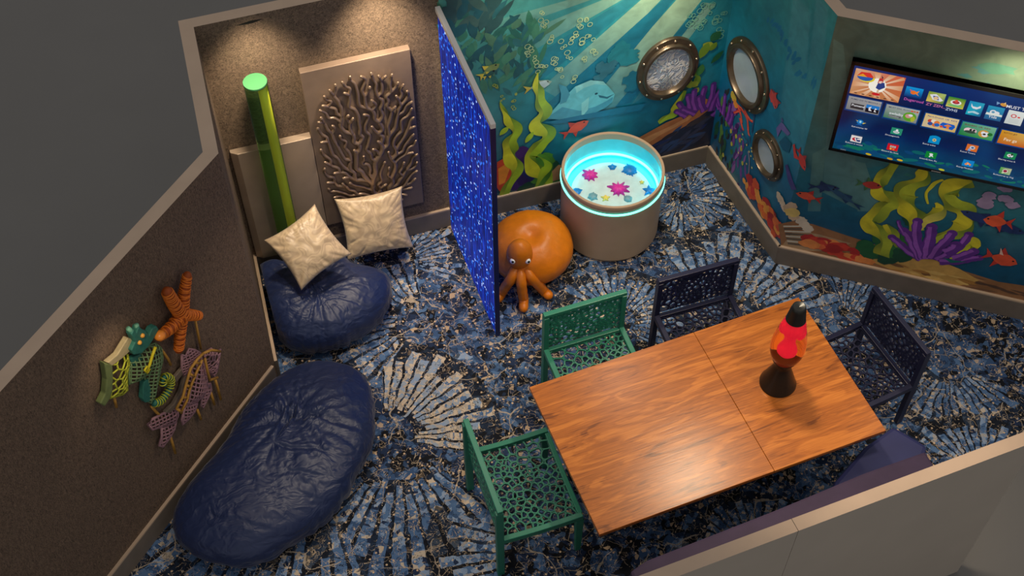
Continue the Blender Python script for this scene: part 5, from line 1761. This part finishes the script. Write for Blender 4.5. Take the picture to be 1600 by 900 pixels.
# small top tiles
top = [((1417, 134), .105, .085, [C(0, 150, 220), C(0, 150, 220), C(0, 40, 110), C(0, 40, 110)], 'Dugeroud', C(190, 90, 170)),
       ((1452, 142), .105, .085, [C(110, 150, 40), C(170, 190, 110), C(60, 120, 40), C(220, 190, 90)], 'ZY ZEN...', C(190, 110, 150)),
       ((1483, 150), .105, .085, [C(30, 130, 40), C(40, 130, 40), C(206, 190, 60), C(214, 200, 100)], 'ZVHS', C(190, 200, 220)),
       ((1516, 157), .090, .115, [C(20, 140, 190), C(40, 160, 190), C(20, 90, 140), C(20, 170, 190)], None, None),
       ((1545, 164), .100, .115, [C(30, 150, 190), C(40, 150, 190), C(40, 90, 140), C(40, 90, 140)], None, None),
       ((1577, 171), .100, .115, [C(220, 226, 222), C(226, 230, 224), C(206, 210, 206), C(200, 206, 204)], None, None)]
for i, (xy, w_, h_, cc, tx, tcol) in enumerate(top):
    r_ = rect(xy[0], xy[1], w_, h_, cc)
    if not r_: continue
    if tx: text(r_[0] + .006, r_[1] - h_ - .032, tx, .030, tcol, True)
    if i == 0:
        sell(r_, .48, .5, .018, .016, C(230, 110, 40)); spoly(r_, [(.5, .5), (.8, .25), (.72, .55), (.85, .75)], C(236, 130, 40)); spoly(r_, [(.3, .4), (.22, .25), (.38, .3)], C(220, 80, 50))
    if i == 1:
        spoly(r_, [(.1, .3), (.45, .15), (.95, .65), (.8, .8), (.35, .75)], C(226, 226, 230)); spoly(r_, [(.3, .35), (.6, .35), (.7, .7), (.4, .7)], C(60, 80, 150)); sell(r_, .5, .55, .014, .014, C(226, 190, 140))
    if i == 2:
        sell(r_, .5, .48, .034, .020, C(230, 230, 226)); sell(r_, .5, .46, .022, .014, C(170, 50, 60)); sell(r_, .5, .34, .010, .012, C(220, 80, 60)); sell(r_, .5, .8, .045, .010, C(120, 190, 110))
    if i == 3:
        spoly(r_, [(.15, .15), (.3, .35), (.6, .36), (.8, .22), (.85, .36), (.6, .52), (.35, .5), (.2, .38)], wh); spoly(r_, [(.1, .78), (.5, .66), (.9, .76), (.8, .86), (.4, .8), (.15, .9)], C(180, 210, 220))
    if i == 4:
        spoly(r_, [(0, .62), (1, .62), (1, .66), (0, .66)], wh); sell(r_, .4, .42, .020, .018, wh); sell(r_, .62, .45, .018, .014, wh); sell(r_, .4, .42, .010, .009, C(90, 150, 180)); spoly(r_, [(.02, .5), (.98, .52), (.98, .66), (.02, .66)], C(226, 230, 220))
        text(r_[0] + .022, r_[1] - .098, 'Yids', .030, wh, True)
    if i == 5:
        sell(r_, .4, .38, .018, .016, C(206, 90, 90)); sell(r_, .4, .38, .010, .009, C(226, 226, 222)); sell(r_, .72, .42, .009, .006, C(220, 50, 50))
        for k in range(4): spoly(r_, [(.2, .60 + k * .08), (.8, .60 + k * .08), (.8, .62 + k * .08), (.2, .62 + k * .08)], C(180, 186, 184))
# channel name, upper right
s, z = sc.pl.at(1562, 163)
sc.ell((s + .022, z + .004), .020, .013, C(214, 150, 60), -.2, 12); sc.raw([(s + .002, z + .012), (s - .022, z + .020), (s - .016, z - .006)], C(120, 160, 200)); sc.raw([(s + .02, z + .012), (s + .03, z + .028), (s + .036, z + .010)], C(230, 190, 120))
text(s + .040, z - .012, 'MUST TV', .033, wh, True)
# wide tiles
wide = [((1327, 149), [C(150, 150, 150), C(166, 166, 166), C(130, 130, 132), C(120, 122, 126)], 'FUMD DIS IN MIDDLE LO', gy),
        ((1386, 162), [C(160, 162, 160), C(176, 180, 176), C(128, 130, 130), C(60, 120, 90)], 'MUST DIG. FLOORS', gy),
        ((1447, 176), [C(220, 190, 120), C(226, 200, 150), C(206, 170, 90), C(206, 186, 150)], 'Pet-h-Drunch  LIK  KIDS', C(60, 80, 140)),
        ((1505, 189), [C(60, 150, 120), C(120, 180, 150), C(60, 150, 80), C(20, 120, 50)], 'BULLBAG  LIK  KIDS', C(120, 50, 40)),
        ((1566, 202), [C(210, 150, 30), C(220, 180, 90), C(200, 90, 20), C(196, 100, 20)], 'KITTO JET', C(100, 50, 30))]
WW, WH = .208, .116
for i, (xy, cc, tx, tcol) in enumerate(wide):
    s, z = sc.pl.at(*xy)
    e1 = min(s + WW + .008, SX1)
    sc.raw([(s - .008, z + .008), (e1, z + .008), (e1, z - WH - .012), (s - .008, z - WH - .012)][::-1], C(4, 56, 120))
    r_ = rect(xy[0], xy[1], WW, WH, cc)
    text(r_[0] + .016, r_[1] - .026, tx, .018, tcol, True)
    if i == 0:
        spoly(r_, [(.12, .48), (.52, .48), (.52, .86), (.12, .86)], C(40, 42, 46)); text(r_[0] + .03, r_[1] - .080, 'Pumené', .026, wh, True)
        spoly(r_, [(.58, .36), (.98, .36), (.98, .62), (.58, .62)], C(20, 120, 200)); spoly(r_, [(.58, .62), (.98, .62), (.98, .92), (.58, .92)], C(10, 14, 30))
        spoly(r_, [(.66, .56), (.74, .46), (.72, .66), (.78, .80), (.68, .80)], wh); spoly(r_, [(.86, .52), (.92, .60), (.86, .68), (.92, .82), (.84, .82)], wh)
    if i == 1:
        text(r_[0] + .03, r_[1] - .078, 'awlaiby', .030, wh, True); spoly(r_, [(.14, .72), (.52, .72), (.52, .86), (.14, .86)], C(90, 92, 94)); text(r_[0] + .03, r_[1] - .098, 'Cloudiny', .018, C(190, 190, 190))
        sell(r_, .76, .60, .042, .040, C(90, 160, 40)); sell(r_, .72, .56, .02, .018, C(206, 150, 140)); sell(r_, .78, .48, .014, .010, wh); sell(r_, .87, .72, .014, .024, C(170, 180, 50))
        for q, cx in enumerate((.78, .86, .94)): sell(r_, cx, .16, .007, .007, [C(220, 90, 40), C(200, 110, 50), C(190, 90, 40)][q])
    if i == 2:
        for q, (u, v, c) in enumerate(((.2, .5, C(200, 70, 50)), (.3, .48, C(230, 220, 200)), (.4, .54, C(226, 120, 50)), (.22, .7, C(50, 80, 150)), (.36, .74, C(214, 110, 50)), (.42, .7, C(40, 100, 180)))): sell(r_, u, v, .017, .015, c)
        spoly(r_, [(.56, .42), (.92, .46), (.96, .62), (.9, .86), (.55, .8), (.5, .6)], C(20, 90, 190)); spoly(r_, [(.62, .66), (.72, .5), (.86, .58), (.78, .66), (.80, .84), (.70, .84), (.72, .68)], C(226, 130, 60)); spoly(r_, [(.5, .72), (.58, .66), (.62, .8), (.54, .84)], C(220, 80, 50))
    if i == 3:
        sell(r_, .24, .56, .028, .022, C(230, 200, 206)); sell(r_, .38, .56, .022, .020, C(220, 190, 196)); sell(r_, .30, .66, .036, .012, C(50, 70, 60)); sell(r_, .30, .5, .008, .010, C(40, 50, 40)); sell(r_, .4, .5, .008, .010, C(40, 50, 40))
        sell(r_, .70, .60, .034, .032, C(206, 150, 60)); sell(r_, .68, .54, .014, .014, wh); sell(r_, .78, .56, .014, .014, wh); sell(r_, .74, .72, .018, .010, wh); sell(r_, .88, .56, .016, .014, C(30, 110, 40)); sell(r_, .72, .62, .010, .008, C(60, 50, 40))
    if i == 4:
        text(r_[0] + .03, r_[1] - .085, 'Fav gs', .034, C(240, 220, 190), True); sell(r_, .85, .55, .02, .026, C(220, 190, 200))
# app icons and captions
apps = [((1338, 186), None, 'Rakuuturau W'), ((1394, 198), C(40, 140, 110), 'Druonguools'), ((1453, 212), C(0, 140, 200), 'Buvna wdna'), ((1512, 224), C(220, 110, 40), 'Rosud Tuosra'), ((1572, 236), C(20, 130, 80), 'Eltsring mnus fs'),
        ((1331, 210), C(226, 220, 216), 'Rubont is vostus'), ((1388, 223), C(206, 20, 36), 'Eboord Bu bvos'), ((1448, 235), C(10, 130, 50), 'bosunEj bon, Ru'), ((1506, 248), C(10, 130, 200), 'Rosng Moubess'), ((1564, 260), C(90, 180, 90), 'Bottusorup sy Vog')]
for i, (xy, c, tx) in enumerate(apps):
    w_ = .070; h_ = .058
    if c is None:
        s, z = sc.pl.at(1344, 190); sc.ell((s, z), .022, .020, C(20, 120, 190), 0, 14); sc.raw([(s - .03, z + .012), (s - .012, z + .006), (s - .016, z)], C(220, 180, 60)); sc.raw([(s + .018, z - .004), (s + .04, z + .002), (s + .02, z - .014)], C(226, 200, 70))
        sc.raw([(s - .024, z - .034), (s, z - .014), (s + .024, z - .034), (s, z - .028)], C(10, 90, 170)); sc.ell((s + .002, z + .002), .007, .011, C(160, 220, 240), 0, 10)
        text(s - .045, z - .056, tx, .017, wh); continue
    r_ = rect(xy[0], xy[1], w_, h_, c if i != 9 else [C(90, 170, 80), C(190, 190, 150), C(160, 190, 140), C(30, 130, 60)])
    if not r_: continue
    if i == 1: sell(r_, .5, .62, .020, .011, wh); sell(r_, .52, .32, .008, .009, wh); spoly(r_, [(.3, .58), (.7, .58), (.7, .66), (.3, .66)], C(40, 110, 90))
    if i == 2: spoly(r_, [(0, .0), (.2, -.16), (.5, -.24), (.8, -.16), (1, 0)], C(0, 140, 200)); sell(r_, .5, .45, .012, .014, C(214, 190, 110)); sell(r_, .5, .45, .005, .006, C(60, 100, 120))
    if i == 3: sell(r_, .52, .45, .017, .016, C(190, 206, 220)); sell(r_, .54, .45, .009, .008, C(70, 90, 130)); spoly(r_, [(.2, 1), (.24, .6), (.44, .8), (.44, 1)], C(120, 170, 220))
    if i == 4: sell(r_, .48, .5, .019, .015, wh); sell(r_, .42, .5, .006, .005, C(180, 60, 60)); spoly(r_, [(.5, .64), (.6, .6), (.56, .9), (.46, .9)], C(30, 60, 100)); sell(r_, .6, .3, .007, .010, C(40, 60, 40))
    if i == 5: spoly(r_, [(.1, .5), (.4, .2), (.34, .5), (.55, .9), (.2, .75)], C(190, 30, 50)); spoly(r_, [(.42, .3), (.9, .3), (.6, .42), (.56, .6), (.9, .55), (.9, .85), (.6, .85)], C(30, 50, 110))
    if i == 6:
        for q in range(3): spoly(r_, [(.24 + .19 * q, .24), (.40 + .19 * q, .24), (.40 + .19 * q, .56), (.24 + .19 * q, .56)], C(170, 170, 170))
        sell(r_, .36, .76, .007, .007, C(240, 200, 60)); sell(r_, .62, .78, .008, .008, C(240, 110, 50))
    if i == 7: spoly(r_, [(.3, .3), (.52, .22), (.66, .3), (.64, .5), (.76, .8), (.56, .66), (.44, .86), (.34, .8), (.42, .56)], wh)
    if i == 8: spoly(r_, [(.2, .7), (.42, .3), (.8, .6), (.74, .82), (.56, .64), (.36, .82)], C(236, 140, 50)); spoly(r_, [(.4, .62), (.5, .5), (.6, .64)], wh)
    if i == 9: sell(r_, .5, .5, .017, .017, C(226, 214, 200)); sell(r_, .5, .5, .012, .012, C(150, 30, 60)); sell(r_, .34, .82, .007, .006, C(200, 220, 170))
    text(r_[0] - .028, r_[1] - h_ - .022, tx, .017, wh)
s, z = sc.pl.at(1313, 233); text(s, max(z - .005, tz0 + bz + .004), 'menu', .016, C(160, 160, 170))
so = sc.build('screen', None, m_screen)
so.parent = tv
so.matrix_parent_inverse = Matrix.Translation(-base)

# ------------------------------------------------------------------ bench by the front wall
m_bpur = mat('purple_upholstery', C(62, 48, 74), .75, noise_amt=.15, noise_scale=7, bump=.15, bump_scale=12)
m_bnav = mat('navy_upholstery', C(44, 48, 96), .6, noise_amt=.12, noise_scale=6, bump=.15, bump_scale=10)
bench = thing('bench', 'upholstered bench with purple back and navy seat along the front wall', 'bench', (2.6, 2.78, 0))
B0 = Vector((2.6, 2.78))
def rel(p): return (p[0] - B0.x, p[1] - B0.y)
def fwpt(s, d): q = FA + fd * s + fn_ * d; return (q.x, q.y)
mb = MB()
zt = .78
back = [fwpt(.90, .015), fwpt(2.92, .015), (3.60, 3.100), (3.18, 3.080), (2.58, 3.018), (2.18, 2.985), (1.72, 2.948), (1.60, 2.910)]
mb.prism([rel(p) for p in back], .10, zt)
mb.build('backrest', m_bpur, bench, bevel=.02)
mb = MB()
seat = [(3.05, 3.10), (3.59, 3.115), (3.62, 3.06), (3.81, 3.28), (3.67, 3.485), (3.42, 3.40), (3.13, 3.235), (3.05, 3.16)]
mb.prism([rel(p) for p in seat], .12, .44)
mb.build('seat', m_bnav, bench, bevel=.03)
for (x, y) in ((1.75, 2.72), (3.45, 2.85), (3.66, 3.30), (1.75, 2.86)):
    mb = MB(); mb.lathe([(.02, 0), (.024, .125)], 16, (x - B0.x, y - B0.y, 0)); mb.build('foot', m_lblk, bench)

# ------------------------------------------------------------------ woven sea creatures on the left wall
def A(px, py, d=.04): return PLW.at(px, py, d)
def art_poly(pxs, d=.04): return [A(x, y, d) for x, y in pxs]
def bulge(p, poly, h):
    # distance to the outline gives a domed depth
    m_ = 1e9
    n = len(poly)
    for i in range(n):
        x1, y1 = poly[i]; x2, y2 = poly[(i + 1) % n]
        ex, ey = x2 - x1, y2 - y1; l2 = ex * ex + ey * ey + 1e-12
        t = max(0, min(1, ((p[0] - x1) * ex + (p[1] - y1) * ey) / l2))
        m_ = min(m_, (p[0] - x1 - ex * t) ** 2 + (p[1] - y1 - ey * t) ** 2)
    return h * min(1, (sqrt(m_) / .10)) ** .6
def lattice(mb, org, poly, cell, r, d0, h, kind='diamond', ang=.6, seed=1):
    xs = [p[0] for p in poly]; ys = [p[1] for p in poly]
    segs = []
    if kind == 'diamond':
        cx, cy = (min(xs) + max(xs)) / 2, (min(ys) + max(ys)) / 2
        Rm = max(max(xs) - min(xs), max(ys) - min(ys))
        for a, cc in ((ang, cell), (ang + 1.2, cell * 1.15)):
            k = -Rm
            while k < Rm:
                q0 = (cx - sin(a) * k - cos(a) * Rm, cy + cos(a) * k - sin(a) * Rm); q1 = (cx - sin(a) * k + cos(a) * Rm, cy + cos(a) * k + sin(a) * Rm)
                segs.append((q0, q1, 90)); k += cc
    else:
        rg = random.Random(seed)
        n = int((max(xs) - min(xs)) * (max(ys) - min(ys)) / (cell * cell))
        pts = jitter_points(rg, min(xs) - .02, min(ys) - .02, max(xs) + .02, max(ys) + .02, max(n, 8), 1)
        seen = set()
        for c in voronoi(pts, min(xs) - .02, min(ys) - .02, max(xs) + .02, max(ys) + .02):
            for i in range(len(c)):
                a, b = c[i], c[(i + 1) % len(c)]
                ky = tuple(sorted(((round(a[0], 4), round(a[1], 4)), (round(b[0], 4), round(b[1], 4)))))
                if ky in seen: continue
                seen.add(ky); segs.append((a, b, 6))
    for a, b, n in segs:
        run = []
        for k in range(n + 1):
            t = k / n; p = (a[0] + (b[0] - a[0]) * t, a[1] + (b[1] - a[1]) * t)
            if inside(p, poly):
                run.append(PLW.pt(p[0], p[1], d0 + bulge(p, poly, h)) - org)
            else:
                if len(run) > 1: mb.tube(run, r, 5)
                run = []
        if len(run) > 1: mb.tube(run, r, 5)
def outline(mb, org, poly, r, d0, closed=True):
    pts = poly + ([poly[0]] if closed else [])
    mb.tube([PLW.pt(p[0], p[1], d0) - org for p in pts], r, 6)
def slab(mb, org, poly, d0, d1):
    n = len(poly)
    V = [PLW.pt(p[0], p[1], d0) - org for p in poly] + [PLW.pt(p[0], p[1], d1) - org for p in poly]
    mb.add(V, [tuple(range(n))[::-1], tuple(range(n, 2 * n))] + [(i, (i + 1) % n, n + (i + 1) % n, n + i) for i in range(n)])
def rod(mb, org, pts, r, d):
    mb.tube([PLW.pt(*A(x, y, d), d if not isinstance(d, list) else d) - org for x, y in pts], r, 7)
def base_of(px, py): return PLW.pt(*A(px, py, .03), .0)
m_orw = mat('orange_weave', C(158, 70, 10), .6, noise_amt=.2, noise_scale=60)
m_teal2 = mat('teal_weave', C(46, 110, 96), .6, noise_amt=.2, noise_scale=50)
m_lime = mat('lime_weave', C(172, 176, 48), .6, noise_amt=.25, noise_scale=30)
m_sage = mat('sage_weave', C(116, 142, 96), .6, noise_amt=.2, noise_scale=30)
m_olive = mat('olive_panel', C(106, 118, 70), .6, noise_amt=.2, noise_scale=20)
m_gold = mat('gold_strip', C(176, 128, 50), .5, noise_amt=.2, noise_scale=30)
m_mauve = mat('mauve_weave', C(156, 116, 122), .6, noise_amt=.2, noise_scale=40)
m_straw = mat('straw_strip', C(176, 160, 120), .6, noise_amt=.2, noise_scale=30)
m_taupe = mat('taupe_strip', C(112, 98, 84), .6, noise_amt=.15, noise_scale=30)

# starfish
so_ = base_of(283, 492)
star = thing('starfish_ornament', 'orange woven starfish ornament above the green and purple ones', 'wall ornament', so_)
cpx = (284, 491)
arms = [([(284, 491), (287, 460), (292, 431)], .042, .028), ([(284, 491), (271, 474), (261, 456)], .046, .034), ([(284, 491), (298, 492), (310, 493)], .042, .028),
        ([(284, 494), (281, 520), (279, 545)], .038, .030), ([(282, 494), (266, 512), (248, 526)], .046, .028)]
mb = MB(); mbr = MB()
for pts, r0, r1 in arms:
    path = catmull([tuple(PLW.pt(*A(x, y, .06), .062) - so_) for x, y in pts], 8)
    n = len(path)
    rr = [r0 + (r1 - r0) * k / (n - 1) for k in range(n)]
    end = Vector(path[-1]); dv = (end - Vector(path[-2])).normalized()
    P_ = list(path); R_ = list(rr)
    for k in range(1, 5):
        a = pi / 2 * k / 4; P_.append(tuple(end + dv * r1 * sin(a))); R_.append(max(r1 * cos(a), .001))
    mb.tube(P_, [q * .93 for q in R_], 14)
    # woven rings round the arm
    nr = max(5, int((Vector(path[-1]) - Vector(path[0])).length / .0115))
    for k in range(nr):
        t = (k + .5) / nr * (n - 1); i = min(int(t), n - 2); f = t - i
        c = Vector(path[i]).lerp(Vector(path[i + 1]), f); tg = (Vector(path[i + 1]) - Vector(path[i])).normalized()
        rad = (rr[i] + (rr[i + 1] - rr[i]) * f) * .95
        tilt = (tg + PLW.n * .25 * sin(k * 1.9) + Vector((0, 0, .2 * cos(k * 2.3)))).normalized()
        u = tilt.cross(PLW.n).normalized(); v = tilt.cross(u)
        mbr.tube([c + (u * cos(a) + v * sin(a)) * rad for a in [2 * pi * q / 14 for q in range(14)]], .0046, 5, closed=True)
mb.build('star_body', m_orw, star, smooth=True)
mbr.build('woven_rings', mat('orange_strand', C(220, 116, 28), .55, noise_amt=.2, noise_scale=60), star, smooth=True)
mb = MB(); p = PLW.pt(*A(250, 524, .085), .085) - so_
mb.sphere(p, (.035, .035, .028), 16, 10); mb.build('shell_tip', mat('amber_shell', C(236, 140, 50), .3), star, smooth=True)
mb = MB(); rod(mb, so_, [(305, 500), (314, 545)], .008, .02); mb.build('support_rod', m_gold, star, smooth=True)

# seahorse
ho = base_of(220, 580)
horse = thing('seahorse_ornament', 'green and yellow woven seahorse ornament, leftmost on the dark left wall', 'wall ornament', ho)
head = art_poly([(200, 520), (204, 512), (208, 518), (212, 507), (217, 512), (222, 514), (228, 522), (233, 511), (240, 507), (243, 512), (238, 522), (228, 538), (216, 550), (204, 552), (200, 545), (206, 532)], .05)
mb = MB(); slab(mb, ho, head, .03, .075); mb.build('head', m_teal2, horse, bevel=.006)
for (x, y) in ((218.5, 535.5), (223, 524.5)):
    mb = MB(); mb.sphere(PLW.pt(*A(x, y, .08), .078) - ho, .014, 12, 8); mb.build('bead', mat('gold_bead', C(226, 160, 60), .35), horse, smooth=True)
for (x, y, x2, y2) in ((204, 516, 200, 513), (214, 512, 213, 507)):
    mb = MB(); rod(mb, ho, [(x + 2, y + 6), (x, y), (x2, y2)], .014, .055); mb.build('crown_spike', mat('pale_teal', C(110, 170, 140), .5), horse, smooth=True)
neck = art_poly([(198, 527), (205, 529), (201, 548), (188, 560), (173, 571), (166, 566), (182, 553)], .04)
mb = MB(); slab(mb, ho, neck, .015, .05); mb.build('back_strip', m_straw, horse, bevel=.005)
edge = art_poly([(161, 566), (174, 569), (175, 590), (174, 610), (170, 622), (162, 634), (155, 630), (163, 614), (165, 592)], .04)
mb = MB(); slab(mb, ho, edge, .01, .05); mb.build('fin_edge', m_olive, horse, bevel=.006)
fin = art_poly([(172, 572), (186, 560), (194, 551), (203, 556), (206, 570), (202, 590), (203, 612), (196, 618), (176, 624), (174, 600)], .05)
mb = MB(); lattice(mb, ho, fin, .034, .006, .03, .035, 'voronoi', seed=4); outline(mb, ho, fin, .008, .03); mb.build('belly_fin', m_lime, horse, smooth=True)
body = art_poly([(206, 570), (220, 558), (232, 545), (246, 538), (256, 546), (258, 562), (252, 590), (247, 616), (240, 632), (233, 628), (234, 610), (230, 590), (222, 596), (206, 602)], .05)
mb = MB(); lattice(mb, ho, body, .026, .005, .03, .045, 'diamond', .75); outline(mb, ho, body, .007, .03); mb.build('body', m_sage, horse, smooth=True)
mb = MB(); rod(mb, ho, [(243, 542), (238, 556), (234, 570), (229, 580)], .009, .075); rod(mb, ho, [(230, 572), (226, 578), (230, 583), (234, 576)], .007, .078); mb.build('yellow_strip', mat('yellow_strand', C(214, 196, 30), .5), horse, smooth=True)
dark = art_poly([(222, 596), (230, 590), (234, 610), (232, 626), (224, 628), (220, 622)], .03)
mb = MB(); slab(mb, ho, dark, .01, .045); mb.build('inner_fin', m_teal2, horse, bevel=.005)
dark2 = art_poly([(200, 560), (218, 552), (222, 560), (208, 572)], .03)
mb = MB(); slab(mb, ho, dark2, .01, .04); mb.build('throat', m_teal2, horse, bevel=.004)
tail = [(240, 630), (250, 627), (259, 617), (266, 603), (266, 592), (258, 589), (254, 596), (258, 602)]
mb = MB()
pth = catmull([tuple(PLW.pt(*A(x, y, .045), .045) - ho) for x, y in tail], 8)
nn = len(pth)
mb.tube(pth, [.022 - .010 * k / nn for k in range(nn)], 8); mb.build('tail', m_teal2, horse, smooth=True)
mb = MB()
for k in range(2, nn - 4, 3):
    c = Vector(pth[k]); tg = (Vector(pth[k + 1]) - Vector(pth[k - 1])).normalized(); u = tg.cross(PLW.n).normalized(); v = tg.cross(u)
    mb.tube([c + (u * cos(a) + v * sin(a)) * .024 for a in [2 * pi * q / 10 for q in range(10)]], .004, 5, closed=True)
mb.build('tail_rings', m_lime, horse, smooth=True)
for pts in ([(178, 620), (182, 636)], [(236, 634), (248, 648), (254, 652)], [(252, 546), (262, 560), (267, 570)]):
    mb = MB(); rod(mb, ho, pts, .009, .025); mb.build('support_rod', m_gold, horse, smooth=True)

# fish
fo = base_of(295, 620)
fish = thing('fish_ornament', 'mauve woven fish ornament with gold strips above the large bean bag', 'wall ornament', fo)
bodyp = art_poly([(316, 555), (322, 572), (326, 592), (328, 604), (322, 618), (308, 632), (292, 640), (281, 642), (282, 628), (290, 606), (300, 580)], .05)
mb = MB(); lattice(mb, fo, bodyp, .027, .0058, .03, .05, 'diamond', 1.0); outline(mb, fo, bodyp, .008, .03); mb.build('body', m_mauve, fish, smooth=True)
dors = art_poly([(286, 556), (292, 557), (297, 546), (306, 548), (315, 552), (308, 562), (298, 574), (290, 590), (286, 580)], .04)
mb = MB(); lattice(mb, fo, dors, .022, .0055, .03, .02, 'diamond', .5); outline(mb, fo, dors, .008, .03); mb.build('dorsal_fin', m_mauve, fish, smooth=True)
hd = art_poly([(322, 552), (332, 546), (338, 552), (346, 547), (343, 566), (340, 582), (336, 590), (328, 580), (322, 564)], .04)
mb = MB(); lattice(mb, fo, hd, .024, .006, .03, .03, 'voronoi', seed=6); outline(mb, fo, hd, .009, .03); mb.build('head', m_mauve, fish, smooth=True)
tl_ = art_poly([(279, 642), (272, 640), (255, 648), (240, 656), (233, 664), (240, 672), (252, 668), (270, 664), (276, 660), (280, 650)], .04)
mb = MB(); lattice(mb, fo, tl_, .027, .0055, .03, .02, 'diamond', .6); outline(mb, fo, tl_, .009, .03); mb.build('tail_fin', m_mauve, fish, smooth=True)
tl2 = art_poly([(254, 668), (272, 663), (277, 658), (274, 672), (266, 686), (256, 699), (251, 697), (255, 682)], .04)
mb = MB(); lattice(mb, fo, tl2, .027, .0055, .03, .02, 'diamond', .6); outline(mb, fo, tl2, .009, .03); mb.build('tail_fin', m_mauve, fish, smooth=True)
pf_ = art_poly([(292, 634), (302, 630), (310, 632), (306, 644), (296, 656), (287, 664), (286, 656)], .06)
mb = MB(); lattice(mb, fo, pf_, .024, .0055, .05, .02, 'diamond', .8); outline(mb, fo, pf_, .008, .05); mb.build('pectoral_fin', m_mauve, fish, smooth=True)
pf2 = art_poly([(330, 600), (332, 610), (326, 624), (319, 638), (316, 634), (318, 622)], .05)
mb = MB(); lattice(mb, fo, pf2, .024, .0055, .04, .01, 'diamond', .8); outline(mb, fo, pf2, .008, .04); mb.build('belly_fin', m_mauve, fish, smooth=True)
mb = MB()
for pts in ([(318, 552), (308, 562), (298, 576), (291, 600), (286, 620), (276, 638)], [(316, 562), (306, 584), (297, 606), (292, 626), (284, 642)], [(318, 552), (330, 547), (344, 549)],
            [(276, 638), (284, 645)], [(286, 620), (291, 622)], [(291, 602), (296, 604)], [(296, 584), (303, 588)], [(304, 566), (312, 568)]):
    rod(mb, fo, pts, .009, .085)
mb.build('gold_frame', m_gold, fish, smooth=True)
mb = MB(); rod(mb, fo, [(320, 560), (324, 580), (328, 594), (340, 590)], .009, .075); mb.build('gill_strip', m_gold, fish, smooth=True)
st_ = art_poly([(287, 570), (284, 575), (270, 588), (272, 596), (284, 588), (280, 610), (268, 630), (254, 643), (262, 644), (278, 632), (286, 608), (291, 586)], .02)
mb = MB(); slab(mb, fo, art_poly([(286, 584), (291, 586), (285, 612), (276, 630), (262, 644), (254, 643), (268, 630), (279, 610)], .02), .012, .04); mb.build('back_strip', m_taupe, fish, bevel=.005)
mb = MB(); slab(mb, fo, art_poly([(269, 590), (284, 572), (286, 580), (272, 597)], .02), .012, .035); mb.build('back_strip', m_taupe, fish, bevel=.004)
for pts in ([(336, 592), (340, 606), (345, 624)], [(329, 613), (335, 632)], [(308, 640), (314, 655)], [(266, 682), (274, 708)], [(238, 636), (246, 646), (252, 650)]):
    mb = MB(); rod(mb, fo, pts, .009, .022); mb.build('support_rod', m_gold, fish, smooth=True)
